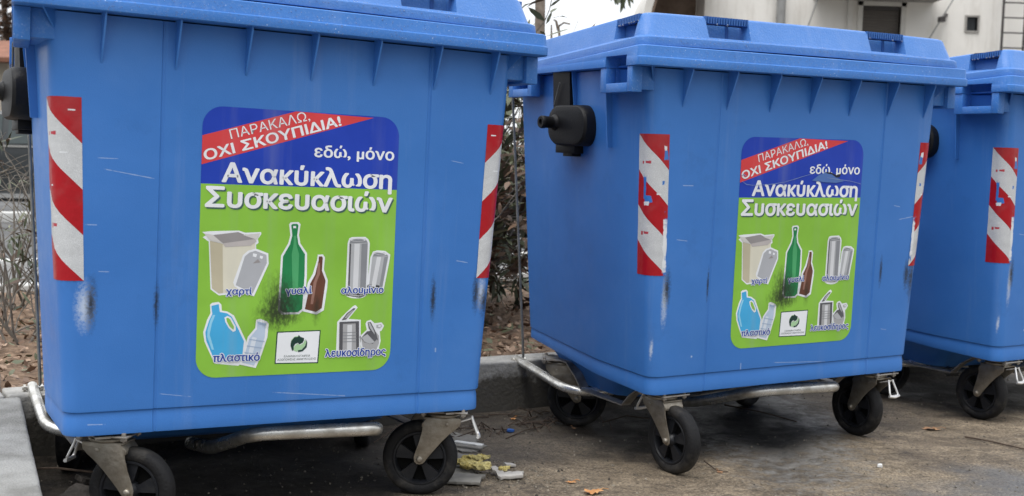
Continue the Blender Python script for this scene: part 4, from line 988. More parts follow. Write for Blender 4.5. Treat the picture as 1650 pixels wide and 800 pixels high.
M['gripplastic'] = plastic('blue_grip', col=(.030, .115, .36), rough=.4)
M['gripdark'] = mat('dark_grip_slot', (.006, .016, .06), .6)
M['black'] = mat('black_plastic', (.006, .006, .007), .52, var=.4, vscale=12, bump=.12, bscale=200, spec=.25)
M['steel'] = mat('steel_rod', (.20, .20, .19), .5, metal=.5, var=.25, vscale=20)
M['tube'] = mat('zinc_tube', (.74, .73, .69), .30, metal=.72, col2=(.32, .29, .24), vscale=16, vdetail=7, rvar=.12, bump=.1, bscale=60, ramp=(.45, .75))
M['fork'] = mat('zinc_fork', (.36, .33, .28), .46, metal=.75, col2=(.15, .12, .085), vscale=14, vdetail=8, bump=.15, bscale=120, ramp=(.40, .70))
M['galv'] = mat('galvanised_plate', (.42, .40, .37), .50, metal=.7, col2=(.20, .17, .14), vscale=22, ramp=(.4, .7))
M['bright'] = mat('bright_pedal', (.72, .71, .69), .30, metal=.7, var=.1, vscale=30)
M['rubber'] = mat('tyre_rubber', (.009, .009, .010), .72, col2=(.075, .068, .058), vscale=11, vdetail=10, bump=.25, bscale=150, ramp=(.49, .74), spec=.28)
M['hub'] = mat('hub_plastic', (.010, .011, .014), .45, col2=(.030, .030, .031), vscale=18, ramp=(.5, .75), spec=.35)
M['hubshade'] = mat('hub_hole_shade', (.004, .004, .004), .8, spec=.1)  # shade of the deep gaps between the spokes, painted onto the disc
M['water'] = mat('water', (.75, .8, .88), .05); M['water'].node_tree.nodes['Principled BSDF'].inputs['Transmission Weight'].default_value = .85; M['water'].node_tree.nodes['Principled BSDF'].inputs['IOR'].default_value = 1.33
M['reflect'] = reflect_mat('reflector_film', [(.35, .70, .14, .006, 'w'), (.75, .52, .10, .006, 'w'), (.2, .93, .12, .006, 'w')])
M['reflect_worn'] = reflect_mat('reflector_film_worn', [(.02, .2, .10, .26, 'b'), (.07, .22, .10, .24, 'w'), (.72, .62, .06, .10, 'b'), (.60, .545, .16, .035, 'b'), (.66, .51, .12, .02, 'w'), (.10, .86, .09, .05, 'b'), (.12, .90, .08, .03, 'w'), (.17, .66, .07, .022, 'b'), (.3, .58, .1, .008, 'w')])

# ------------------------------------------------------------------ one container, then its copies
proto = empty('recycling_container')
body = build_body(M); body.parent = proto
rim = build_rim(M); rim.parent = proto
for sx in (-1, 1):
    build_lug(M, sx).parent = proto; build_lug(M, sx, 0.70, -0.01).parent = proto
lid = build_lid(M); lid.parent = proto
for sx in (-1, 1): build_trunnion(M, sx).parent = proto
REFL = []
for sx in (-1, 1): rf = build_reflector(M, sx); rf.parent = proto
st = build_sticker(); st.parent = proto
cast = build_castor(M); cast.parent = proto
for k in range(3):
    cc = copy_tree(cast, proto)
    if k > 0:                                              # only the front castors have brakes
        for ch in list(cc.children):
            if ch.name.startswith('brake'): bpy.data.objects.remove(ch)
# foot bar at the front, pedal tube along the left end, lifting rod, chassis straps
b = MB(); b.tube(smooth_path([(-.115, .16, .095), (-.105, -.02, .118), (-.082, -.300, .211), (.268, -.335, .208), (.245, -.02, .14), (.23, .16, .13)], .055, 8), .0185, 16); b.build('foot_bar', M['tube'], proto, 50)
b = MB(); b.tube([(-.13, .06, .112), (.24, .06, .136)], .012, 8); b.tube([(-.40, .10, .165), (.40, .10, .165)], .012, 8); b.build('cross_bar', M['galv'], proto, 50)
b = MB(); b.tube(smooth_path([(-.25, .09, .160), (-.512, .11, .156), (-.497, .525, .209)], .12, 10), .0155, 14); b.lathe([(.0005, -.03), (.006, -.03), (.006, .03), (.0005, .03)], Matrix.Translation((-.497, .512, .207)) @ Matrix.Rotation(math.pi/2, 4, 'Y'), 8)
b.lathe([(.0005, .020), (.011, .020), (.011, .027), (.0005, .028)], Matrix.Translation((-.497, .512, .207)) @ Matrix.Rotation(math.pi/2, 4, 'Y'), 6); b.lathe([(.0005, -.028), (.011, -.027), (.011, -.020), (.0005, -.020)], Matrix.Translation((-.497, .512, .207)) @ Matrix.Rotation(math.pi/2, 4, 'Y'), 6)
b.build('pedal_tube', M['tube'], proto, 50)
b = MB(); b.tube([(-.476, .512, .204), (-.479, .513, .26), (-.535, .535, 1.24)], .0048, 8); b.build('lifting_rod', M['steel'], proto, 50)
for sx in (-1, 1):
    b = MB()
    pts = [(-.36, .243), (-.22, .243), (-.16, .205), (-.12, .166), (.12, .166), (.16, .205), (.22, .243), (.36, .243)]
    off = [(y, z-.005) for y, z in pts][::-1]
    b.prism(pts + off, lambda p, s: (sx*.462 + s, p[0], p[1]), -.018, .018); b.build('chassis_strap', M['galv'], proto, 30)

INFO = {'A': 'large blue recycling container nearest at left, with the biggest sticker and clean reflectors',
        'B': 'blue recycling container in the middle with torn red and white reflector and wrinkled sticker',
        'C': 'blue recycling container at far right, half cut off, behind the middle one'}
roots = {'A': proto, 'B': copy_tree(proto), 'C': copy_tree(proto)}
for k, rt in roots.items():
    bd = BINS[k]; rt.matrix_world = bd['M']
    tag(rt, INFO[k], 'recycling bin', 'blue recycling containers in a row')
    cs = [c for c in rt.children if c.name.startswith('castor')]
    for c, (px, py), ya in zip(cs, bd['piv'], YAW[k]):
        c.location = (px, py, 0); c.rotation_euler = (0, 0, R(ya))
    for c in rt.children:
        if c.name.startswith('reflector'):
            left = c.data.vertices[0].co.x < 0
            if k != 'A':
                c.material_slots[0].link = 'OBJECT'; c.material_slots[0].material = M['reflect_worn']
                c['label'] = 'torn red and white reflective strip'
        if c.name.startswith(('pedal_tube', 'lifting_rod')): c.rotation_euler = ({'A': .023, 'B': -.020, 'C': .0}[k], 0, 0)
        if c.name.startswith('body') and k != 'A':
            c.material_slots[0].link = 'OBJECT'; c.material_slots[0].material = M['plastic2']

# the middle container's sticker is creased and torn near the top
def sticker_mark(name, col, lay, pts):
    stk = [c for c in roots['B'].children if c.name.startswith('sticker')][0]
    return layer_obj(name, stk, [(col, lay, *rot_poly([(min(x, .266)*1000, z*1000) for x, z in pts]))])
PRINT.update(crease=(.20, .27, .46), tear=(.012, .014, .03), peel=(.075, .16, .42))
TORN = [[(.045, .904), (.075, .922), (.104, .931), (.138, .927), (.160, .912), (.185, .902), (.15, .897), (.10, .899)],
        [(.098, .932), (.125, .931), (.150, .922), (.168, .926), (.172, .931), (.166, .916), (.150, .914), (.132, .924), (.11, .927)]]
def ribbon(pts, w):
    up = [(x, z + w*(0.4 + 0.6*math.sin(i*1.9)**2)) for i, (x, z) in enumerate(pts)]; return pts + up[::-1]
CREASE = [ribbon([(-.245, .900), (-.225, .889), (-.20, .887), (-.16, .888), (-.115, .891), (-.07, .898), (-.024, .908), (.01, .917), (.042, .924)], .0022),
          ribbon([(.111, .913), (.16, .907), (.21, .903), (.24, .898), (.262, .893)], .0022), ribbon([(-.246, .916), (-.238, .919), (-.228, .914)], .004), ribbon([(-.15, .93), (-.12, .95), (-.11, .97)], .0014)]
sticker_mark('torn_patch', 'peel', 9, TORN[0]); sticker_mark('torn_edge', 'tear', 10, TORN[1])
for c_ in CREASE: sticker_mark('crease', 'crease', 11, c_)

# ------------------------------------------------------------------ plants in the bed behind the containers
def leaf_mat(name, c1, c2):
    m = bpy.data.materials.new(name); m.use_nodes = True; N, L = nt(m); b = N['Principled BSDF']
    g = N.new('ShaderNodeNewGeometry'); r = N.new('ShaderNodeValToRGB')
    r.color_ramp.elements[0].color = (*c1, 1); r.color_ramp.elements[1].color = (*c2, 1)
    L.new(g.outputs['Random Per Island'], r.inputs[0]); L.new(r.outputs[0], b.inputs['Base Color'])
    b.inputs['Roughness'].default_value = .55
    return m
M['leaf_olive'] = leaf_mat('olive_leaf', (.022, .032, .014), (.10, .12, .06))
M['leaf_dry'] = leaf_mat('dry_leaf', (.045, .024, .014), (.20, .125, .08))
M['leaf_pale'] = leaf_mat('pale_leaf', (.05, .06, .028), (.19, .20, .115))
M['twig'] = mat('twig_bark', (.10, .085, .07), .85, col2=(.22, .20, .17), vscale=30)
M['bark'] = mat('bark', (.11, .085, .065), .9, col2=(.24, .20, .165), vscale=14, bump=.5, bscale=40)

def add_leaf(b, p, d, ln, wd, up, m=0, curl=.15):
    d = d.normalized(); s = d.cross(up)
    if s.length < 1e-4: s = d.orthogonal()
    s.normalize(); n = s.cross(d).normalized()
    q = [p, p + d*ln*.35 + s*wd*.5 - n*curl*ln*.1, p + d*ln*.75 + s*wd*.35 - n*curl*ln*.4, p + d*ln - n*curl*ln, p + d*ln*.75 - s*wd*.35 - n*curl*ln*.4, p + d*ln*.35 - s*wd*.5 - n*curl*ln*.1]
    b.add(q, [(0, 1, 5), (1, 2, 4, 5), (2, 3, 4)], m)

def shrub(loc, h, spread, stems, leaves, lmat, ll, lw, label, seed, group='shrubs in the planting bed', dead=.0, lean=(0, 0)):
    rd = random.Random(seed); rt = empty('shrub', loc); tag(rt, label, 'shrub', group)
    tb = MB(); lb = MB(); tips = []
    def grow(p, d, ln, r, depth):
        n = 5; pts = [p]; q = p.copy(); dd = d.copy()
        for k in range(n):
            dd = (dd + Vector((rd.gauss(0, .16), rd.gauss(0, .16), rd.gauss(.02, .12)))).normalized(); q = q + dd*ln/n; pts.append(q.copy())
        tb.tube(pts, [r*(1-.55*k/n) for k in range(n+1)], 5)
        for k in range(1, n+1): tips.append((pts[k], (pts[k]-pts[k-1]).normalized(), depth))
        if depth > 0:
            for k in range(rd.randint(2, 4)):
                i = rd.randint(1, n); nd = (dd + Vector((rd.gauss(0, .75), rd.gauss(0, .75), rd.gauss(.05, .45)))).normalized()
                grow(pts[i], nd, ln*rd.uniform(.45, .75), r*.55, depth-1)
    for k in range(stems):
        a = rd.uniform(0, 2*math.pi); d = Vector((math.cos(a)*spread + lean[0], math.sin(a)*spread + lean[1], 1)).normalized()
        grow(Vector((rd.gauss(0, .05), rd.gauss(0, .05), -.02)), d, h*rd.uniform(.55, .85), .006*h/.8, 2)
    tb.build('stems', M['twig'], rt, 60)
    for k in range(leaves):
        p, d, dep = rd.choice(tips)
        nd = (d + Vector((rd.gauss(0, .8), rd.gauss(0, .8), rd.gauss(0, .6)))).normalized()
        s = rd.uniform(.6, 1.25); add_leaf(lb, p + Vector((rd.gauss(0, .012), rd.gauss(0, .012), rd.gauss(0, .012))), nd, ll*s, lw*s, Vector((rd.gauss(0, .5), rd.gauss(0, .5), 1)), 0 if rd.random() > dead else 1, rd.uniform(0, .35))
    lb.build('foliage', [lmat, M['leaf_dry']], rt, 0)
    return rt
def kz(a, b_): p = kp(a, b_); return (p.x, p.y, .165)
# left of the near container
shrub(kz(.17, 1.15), .72, .5, 9, 200, M['leaf_olive'], .085, .014, 'thin twiggy shrub with narrow dull leaves at the left edge, before the grey car', 11, dead=.25)
shrub(kz(.42, 1.6), .80, .6, 9, 220, M['leaf_olive'], .09, .015, 'sparse narrow-leaved shrub just left of the nearest container', 12, dead=.2)
shrub(kz(.30, 2.2), .95, .5, 10, 160, M['leaf_pale'], .07, .012, 'bare greyish shrub farther back at the far left', 13, dead=.4)
# behind the gap between the two containers, and hidden behind them
shrub(kz(1.75, .95), 1.05, .45, 16, 2600, M['leaf_dry'], .065, .026, 'dense dry brown shrub seen in the gap between the two near containers', 21, dead=.3)
shrub(kz(2.05, 1.3), 1.30, .40, 20, 3600, M['leaf_pale'], .12, .026, 'grey-green long-leaved shrub at the top of the gap between the containers', 22, dead=.3)
shrub(kz(1.9, 1.75), 1.25, .5, 18, 3600, M['leaf_dry'], .07, .028, 'brown withered shrub behind the gap, farther back', 23, dead=.2)
shrub(kz(2.5, 1.9), 1.15, .5, 14, 2000, M['leaf_olive'], .10, .022, 'olive-leaved shrub behind the middle container', 24, dead=.2)
shrub(kz(2.25, 2.3), 1.30, .5, 18, 4200, M['leaf_olive'], .09, .024, 'dark leafy shrub at the back of the planting bed', 25, dead=.35)
# a few blades of grass by the kerb
def tuft(p, n, h, label, seed, mt):
    rd = random.Random(seed); b = MB()
    for k in range(n):
        d = Vector((rd.gauss(0, .35), rd.gauss(0, .35), 1)); add_leaf(b, Vector(p) + Vector((rd.gauss(0, .02), rd.gauss(0, .02), 0)), d, h*rd.uniform(.5, 1.1), .008, Vector((rd.random(), rd.random(), .1)), 0, .3)
    tag(b.build('grass_tuft', mt, None, 0), label, 'grass')
M['grass'] = leaf_mat('grass_blade', (.06, .10, .025), (.20, .27, .08))
tuft(kz(-.13, .55), 9, .10, 'small green grass tuft in the brown soil at far left', 5, M['grass'])
tuft(kz(1.50, .24), 14, .11, 'green grass tuft by the kerb in the gap between containers', 6, M['grass'])
tuft(kz(1.72, .62), 16, .30, 'long pale grass blades among dry litter behind the gap', 8, M['leaf_pale'])
# leaf litter and wood chips on the soil
rd = random.Random(77); b = MB()
for k in range(7000):
    a = rd.uniform(-1.6, 3.6); c = .16 + rd.random()**1.3*2.5
    if not (a < .3 or 1.1 < a < 2.9) and rd.random() < .7: continue
    p = kp(a, c); z = .180 + noise.fractal(Vector((p.x*3, p.y*3, 0)), 1, 2, 6)*.028 + rd.uniform(0, .02)
    s = rd.uniform(.5, 1.5)
    add_leaf(b, Vector((p.x, p.y, z)), Vector((rd.gauss(0, 1), rd.gauss(0, 1), rd.gauss(.1, .35))), .030*s, .016*s, Vector((rd.gauss(0, .4), rd.gauss(0, .4), 1)), 0 if rd.random() < .8 else 1, rd.uniform(-.3, .5))
M['chips'] = leaf_mat('wood_chips', (.10, .052, .030), (.40, .27, .18))
tag(b.build('leaf_litter', [M['chips'], M['leaf_pale']], None, 0), kind='stuff')

# ------------------------------------------------------------------ loose things on the ground
def gz(x, y): return ground_z(x, y)
# gravel crumbs
rd = random.Random(5); b = MB()
for k in range(6400):
    a = rd.uniform(0, 4.6); c = rd.uniform(-2.2, -.02); p = kp(a, c)
    if k >= 5600: p = Vector((rd.gauss(-.01, .10), rd.gauss(3.47, .12), 0))
    s = .0014 + .0042*rd.random()**5
    if abs(p.x - .93) < .25 and abs(p.y - 4.32) < .5: s *= .7
    Mx = Matrix.Translation((p.x, p.y, gz(p.x, p.y) + s*.25)) @ Euler((rd.uniform(0, 6), rd.uniform(0, 6), rd.uniform(0, 6))).to_matrix().to_4x4()
    pts = [Mx @ (Vector(q)*s*rd.uniform(.7, 1.25)) for q in ((1, 0, 0), (-1, 0, 0), (0, 1, 0), (0, -1, 0), (0, 0, .8), (0, 0, -.8))]
    b.add(pts, [(0,2,4),(2,1,4),(1,3,4),(3,0,4),(2,0,5),(1,2,5),(3,1,5),(0,3,5)])
M['gravel'] = leaf_mat('gravel_crumbs', (.05, .045, .038), (.30, .265, .21)); M['gravel'].node_tree.nodes['Principled BSDF'].inputs['Roughness'].default_value = .9
tag(b.build('gravel', M['gravel'], None, 0), kind='stuff')

def slab_piece(name, mt, pts, x, y, th, rz, tilt=(0, 0), label='', cat='debris', lift=.004, group=None, edge_noise=.004, seed=0):
    """irregular broken flat piece"""
    rd = random.Random(seed); P = []
    n = len(pts)
    for i in range(n):
        a, c = Vector(pts[i]), Vector(pts[(i+1) % n])
        m_ = max(1, int((c-a).length/.012))
        for k in range(m_): q = a + (c-a)*k/m_; P.append((q.x + rd.gauss(0, edge_noise*.4), q.y + rd.gauss(0, edge_noise*.4)))
    b = MB(); b.prism(P, lambda p, t: (p[0], p[1], t), 0, th)
    o = b.build(name, mt, None, 30, bevel=.001, bang=60)
    o.location = (x, y, gz(x, y) + lift); o.rotation_euler = (tilt[0], tilt[1], rz)
    return tag(o, label, cat, group)
M['board'] = mat('fibre_board', (.20, .19, .17), .9, var=.3, vscale=9, bump=.3, bscale=60)
M['plaster'] = mat('broken_plaster', (.42, .40, .37), .85, var=.18, vscale=16, bump=.3, bscale=70)
M['whitepaint'] = mat('white_strip', (.72, .71, .68), .6, var=.12, vscale=20)
M['foam'] = mat('yellow_foam', (.42, .32, .075), .95, col2=(.66, .58, .27), vscale=30, vdetail=8, bump=1.0, bscale=90)
slab_piece('broken_board', M['board'], [(-.10, -.10), (.06, -.12), (.085, -.03), (.062, .02), (.075, .15), (-.10, .16)], -.145, 3.86, .005, .05, (0, .01), 'grey broken board lying behind the near front wheel with a white stripe', 'rubble', seed=1, lift=.008, edge_noise=.016)
slab_piece('white_strip', M['whitepaint'], [(-.055, -.012), (.048, -.014), (.05, .008), (-.05, .010)], -.105, 3.79, .006, -.38, (0, .0), 'narrow white painted strip lying on the grey board', 'rubble', lift=.018, seed=2)
slab_piece('broken_board', M['board'], [(-.11, -.04), (.05, -.045), (.058, .03), (-.10, .055)], -.105, 3.395, .008, -.10, (.05, -.03), 'grey board fragment touching the near wheel, beneath the yellow foam', 'rubble', seed=3, edge_noise=.007)
slab_piece('broken_board', M['board'], [(-.07, -.10), (.03, -.12), (.055, .10), (-.06, .12)], -.12, 3.57, .008, .1, (.02, .03), 'grey board sheet beneath the yellow foam pieces', 'rubble', seed=4, edge_noise=.016)
slab_piece('plaster_shard', M['plaster'], [(-.045, .06), (-.012, -.035), (.050, -.012), (.052, .018), (.0, .012), (-.03, .065)], .012, 3.44, .010, .0, (.08, -.02), 'pale broken plaster shard on the dirt right of the yellow foam', 'rubble', lift=.006, seed=5, edge_noise=.006)
slab_piece('plaster_shard', M['plaster'], [(-.016, -.008), (.016, -.010), (.014, .009), (-.014, .010)], .025, 3.56, .008, .4, (0, .1), 'tiny white plaster crumb above the pale shard', 'rubble', seed=6)
def foam(x, y, lx, ly, lz, rz, label, seed, lift=.016):
    rd = random.Random(seed); b = MB(); n = 26; m_ = 12
    rings = []
    for i in range(n+1):
        t = i/n; sc = (math.sin(math.pi*min(1, max(.03, t)))**.3 if 0 < t < 1 else .25)*rd.uniform(.75, 1.15)
        rg = []
        for k in range(m_):
            a = 2*math.pi*k/m_; ca, sa = math.cos(a), math.sin(a)
            q = Vector(((t-.5)*lx, math.copysign(abs(ca)**.6, ca)*ly/2*sc, (math.copysign(abs(sa)**.6, sa)*.5+.5)*lz))
            q += noise.noise_vector(q*45 + Vector((seed, 0, 0)))*.007 + noise.noise_vector(q*150)*.0045
            rg.append(q)
        rings.append(rg)
    b.loft(rings); o = b.build('foam_piece', M['foam'], None, 15); o.location = (x, y, gz(x, y)+lift); o.rotation_euler = (.05, -.03, rz); tag(o, label, 'rubble', 'yellow foam scraps')
foam(-.090, 3.505, .14, .04, .015, -.45, 'large ragged yellow foam scrap beside the near front wheel', 1, .018)
foam(-.075, 3.465, .10, .026, .013, -.40, 'lower yellow foam scrap lying over the board edge', 2, .020)
foam(-.078, 3.605, .085, .024, .014, -.1, 'small yellow foam scrap farther back by the board end', 3, .016)
foam(.012, 3.47, .034, .020, .010, .1, 'tiny yellow foam crumb lying on the pale shard', 4, .017)

M['leaf_orange'] = mat('orange_leaf', (.42, .17, .05), .7, col2=(.50, .27, .11), vscale=40)
M['leaf_brown'] = mat('brown_leaf', (.22, .11, .055), .75, col2=(.40, .24, .13), vscale=40)
def fallen(x, y, s, rz, mt, label, seed, kind='maple'):
    rd = random.Random(seed); b = MB(); n = 22; c = Vector((0, 0, .006*s/.05)); vs = [c]
    for k in range(n):
        a = 2*math.pi*k/n; r = s*(.55 + .45*abs(math.sin(a*2.5)))*rd.uniform(.8, 1.1)
        vs.append(Vector((r*math.cos(a), r*math.sin(a)*.7, rd.uniform(.0, .22)*s)))
    b.add(vs, [(0, 1+k, 1+(k+1) % n) for k in range(n)])
    b.tube([(s*.4, 0, .004), (s*1.1, .1*s, .008), (s*1.6, .05*s, .004)], .0012, 5)
    o = b.build('fallen_leaf', mt, None, 0); o.location = (x, y, gz(x, y)+.003); o.rotation_euler = (0, 0, rz); tag(o, label, 'leaf', 'fallen leaves on the dirt')
fallen(.207, 3.422, .017, .2, M['leaf_orange'], 'small orange leaf on the asphalt edge below the middle container wheel', 1)
fallen(.262, 3.298, .034, .5, M['leaf_orange'], 'larger orange leaf at the bottom edge of the picture', 2)
fallen(1.565, 4.276, .036, .1, M['leaf_brown'], 'curled tan leaf between the middle and far container wheels', 3)
fallen(.039, 4.18, .016, 1.0, M['leaf_orange'], 'orange leaf scrap near the kerb between the containers', 4)
fallen(.675, 3.599, .013, 2.0, M['leaf_brown'], 'reddish leaf scrap in front of the middle left wheel', 5)
fallen(.25, 4.10, .012, 2.0, M['leaf_brown'], 'dark brown leaf scrap in shade left of the middle container', 6)
def bit(x, y, s, mt, name, label, cat, seed, flat=.6):
    b = MB(); b.lathe([(.0005, 0), (s*.8, 0), (s, s*.25*flat), (s*.9, s*flat), (s*.4, s*1.1*flat), (.0005, s*1.15*flat)], Matrix.Identity(4), 9)
    for i, v in enumerate(b.v): w = noise.noise_vector(Vector(v)*60 + Vector((seed, 0, 0)))*s*.25; b.v[i] = tuple(Vector(v)+w)
    o = b.build(name, mt, None, 40); o.location = (x, y, gz(x, y)+.001); tag(o, label, cat); return o
M['bluebit'] = mat('blue_bit', (.03, .12, .42), .4); M['whitebit'] = mat('white_bit', (.75, .75, .74), .6)
bit(.03, 4.023, .015, M['bluebit'], 'bottle_cap', 'small blue plastic cap on the dirt between the containers', 'bottle cap', 1)
bit(1.195, 3.685, .0085, M['whitebit'], 'pebble', 'single white pebble on the dirt in front of the middle right wheel', 'pebble', 2, 1.2)
def stick(pts, r, label, seed):
    b = MB(); b.tube([(x, y, gz(x, y)+r+h) for x, y, h in pts], [r, r*.9, r*.8, r*.6][:len(pts)], 6); tag(b.build('twig', M['twig_dark'], None, 60), label, 'twig')
M['twig_dark'] = mat('dark_twig', (.045, .030, .022), .85, col2=(.10, .07, .05), vscale=30)
stick([(1.645, 4.16, .002), (1.70, 4.10, .004), (1.781, 4.013, .003), (1.83, 3.97, 0)], .0035, 'thin straight twig on the dirt at lower right', 1)
stick([(.64, 3.68, .012), (.665, 3.61, .004), (.70, 3.60, .002)], .0022, 'tiny bent twig in front of the middle left wheel', 2)
stick([(-1.35, 3.23, .03), (-1.22, 3.20, .05), (-1.05, 3.22, .03), (-.94, 3.24, .01)], .004, 'reddish twig sticking out from under the nearest container beside the pavement', 3)
stick([(.86, 4.55, .0), (.98, 4.42, .004), (1.08, 4.30, .002)], .003, 'dark twig lying near the burnt patch under the middle container', 4)
rd = random.Random(9); b = MB()
for k in range(46):                                        # tangle of rootlets along the kerb foot
    a = rd.uniform(1.30, 1.95); c = rd.uniform(-.26, -.05); p = kp(a, c); q = kp(a + rd.gauss(0, .10), c + rd.gauss(0, .05)); m_ = (p+q)/2
    b.tube([(p.x, p.y, gz(p.x, p.y)+.004), (m_.x, m_.y, gz(m_.x, m_.y) + rd.uniform(.008, .035)), (q.x, q.y, gz(q.x, q.y)+.003)], .0022, 5)
tag(b.build('rootlets', M['twig_dark'], None, 60), kind='stuff')
# dark rubble pieces in the shade below the nearest container
M['darkdeb'] = mat('damp_rubble', (.035, .030, .026), .8, col2=(.12, .105, .09), vscale=18, bump=.5, bscale=50)
for i, (x, y, s, rz, tl) in enumerate([(-1.10, 3.05, .07, .3, (.3, .1)), (-1.14, 3.22, .06, 1.1, (.1, .4)), (-.98, 3.0, .045, 2.0, (.2, .2)), (-.30, 3.60, .07, .2, (.3, .2))]):
    slab_piece('rubble_chunk', M['darkdeb'], [(-s, -s*.6), (s*.7, -s*.7), (s, s*.3), (-s*.2, s*.7)], x, y, s*.22, rz, tl,
               ['flat dark rubble chunk by the pavement edge under the nearest container', 'dark rubble chunk beside the bent pedal tube', 'small dark stone left of the near left wheel', 'dark rubble chunk behind the near right wheel'][i], 'rubble', .012, 'dark rubble under the nearest container', seed=20+i)

# ------------------------------------------------------------------ parked car beyond the road, far left
def build_car():
    rt = empty('parked_car', (-6.9, 16.6, -.02), (0, 0, .06)); tag(rt, 'dark grey parked car seen side on beyond the road at the far left', 'car')
    M['carpaint'] = mat('car_paint', (.030, .034, .036), .3, metal=.2, coat=.4); M['glass'] = mat('car_glass', (.05, .065, .065), .05, spec=.8); M['chrome'] = mat('chrome', (.75, .75, .75), .2, metal=1)
    side = [(-2.1, .30), (-2.15, .62), (-2.0, .86), (-1.2, .95), (-.55, 1.40), (.75, 1.44), (1.55, 1.0), (2.05, .93), (2.12, .55), (2.08, .28), (1.70, .24), (1.62, .45), (1.35, .60), (1.08, .45), (1.0, .22), (-.98, .22), (-1.06, .45), (-1.33, .60), (-1.60, .45), (-1.68, .24)]
    b = MB(); b.prism(side, lambda p, s: (p[0], s*(1 - .10*max(0, p[1]-.9)/.5), p[1]), -.86, .86); b.build('body', M['carpaint'], rt, 40, bevel=.05, bang=30, bseg=3)
    for nm, poly in (('window', [(-1.0, .97), (-.50, 1.33), (.10, 1.36), (.10, .99)]), ('window', [(.18, .99), (.18, 1.36), (.72, 1.37), (1.30, 1.01)])):
        b = MB(); b.prism(poly, lambda p, s: (p[0], s*(1-.10*max(0, p[1]-.9)/.5), p[1]), -.872, .872); b.build(nm, M['glass'], rt, 0)
    b = MB(); b.box((-1.1, -.885, .945), (1.4, -.87, .97)); b.build('window_trim', M['chrome'], rt, 0)
    b = MB(); b.box((-.95, -.89, .27), (.98, -.86, .33)); b.build('sill', M['chrome'], rt, 0)
    for x in (-1.33, 1.35):
        for y in (-.80, .80):
            b = MB(); b.lathe([(.0005, -.10), (.20, -.10), (.31, -.10), (.33, -.06), (.33, .06), (.31, .10), (.20, .10), (.0005, .10)], Matrix.Translation((x, y, .33)) @ Matrix.Rotation(math.pi/2, 4, 'X'), 24)
            w = b.build('wheel', M['rubber'], rt, 40); b = MB(); b.lathe([(.0005, .101), (.10, .112), (.20, .103), (.20, .09), (.0005, .09)], Matrix.Translation((x, y, .33)) @ Matrix.Rotation(math.pi/2 if y < 0 else -math.pi/2, 4, 'X'), 18); b.build('rim', M['chrome'], w, 40)
    for x in (-.30, .55):
        b = MB(); b.box((x, -.90, .84), (x+.18, -.865, .87)); b.build('door_handle', M['chrome'], rt, 0)
build_car()

o = slab('kerb_stone', ((-12, 12.4), (10, 12.7)), -.05, .10, M['whitestone'], (60, 2, 3), .012)
tag(o, 'pale kerb on the far side of the road in front of the grey car', 'kerb')
# ------------------------------------------------------------------ far left: cream house with a tiled roof, behind it brown trees
M['cream'] = mat('cream_render', (.46, .41, .33), .9, var=.10, vscale=1.2); M['tile'] = mat('roof_tile', (.20, .085, .05), .85, var=.25, vscale=4, bump=.5, bscale=12); M['darkglass'] = mat('dark_window', (.03, .033, .036), .15)
h = empty('house', (-13.4, 28, 0)); tag(h, 'cream house with orange tiled roof far behind the left edge', 'house')
b = MB(); b.box((-3.2, 0, -.1), (1.55, 5, 3.0)); b.build('wall', M['cream'], h, 0)
b = MB(); b.prism([(-.45, 2.98), (2.5, 3.62), (5.45, 2.98), (5.45, 2.88), (-.45, 2.88)], lambda p, s: (s, p[0], p[1]), -3.5, 1.85); b.build('roof', M['tile'], h, 0)
for x in (-2.4, -.6):
    b = MB(); b.box((x, -.02, 1.1), (x+.9, .05, 2.2)); b.build('window', M['darkglass'], h, 0)

def tree(loc, h, tr, spread, lm, nleaf, label, seed, bare=False, levels=3, cluster=.35, ls=.12, name='tree', first=.35):
    rd = random.Random(seed); rt = empty(name, loc); tag(rt, label, 'tree'); tb = MB(); tips = []
    def grow(p, d, ln, r, lev):
        n = 6; pts = [p]; q = p.copy(); dd = d.copy()
        for k in range(n):
            dd = (dd + Vector((rd.gauss(0, .10), rd.gauss(0, .10), rd.gauss(.03, .06)))).normalized(); q = q + dd*ln/n; pts.append(q.copy())
        tb.tube(pts, [r*(1-.45*k/n) for k in range(n+1)], 7)
        if lev == 0: tips.append(pts[-1]); tips.append(pts[3]); return
        for k in range(rd.randint(3, 5) if not bare else rd.randint(2, 3)):
            i = rd.randint(int(n*first), n); nd = (dd*.7 + Vector((rd.gauss(0, spread), rd.gauss(0, spread), rd.gauss(.25, .3)))).normalized()
            grow(pts[i], nd, ln*rd.uniform(.45, .68), r*.50, lev-1)
    grow(Vector((0, 0, -.1)), Vector((0, 0, 1)), h*.55, tr, levels)
    tb.build('trunk', M['bark'], rt, 60)
    if not bare:
        lb = MB()
        for k in range(nleaf):
            t = rd.choice(tips); p = t + Vector((rd.gauss(0, cluster), rd.gauss(0, cluster), rd.gauss(0, cluster*.7)))
            add_leaf(lb, p, Vector((rd.gauss(0, 1), rd.gauss(0, 1), rd.gauss(-.2, .6))), ls*rd.uniform(.7, 1.3), ls*.45, Vector((rd.gauss(0, .5), rd.gauss(0, .5), 1)))
        lb.build('crown', lm, rt, 0)
    return rt
M['leaf_rust'] = leaf_mat('rust_leaf', (.045, .030, .022), (.20, .13, .085))
tree((-16.0, 36, -.05), 10, .22, .55, M['leaf_rust'], 9000, 'brown autumn tree behind the cream house at far left', 31, cluster=.6, ls=.26)

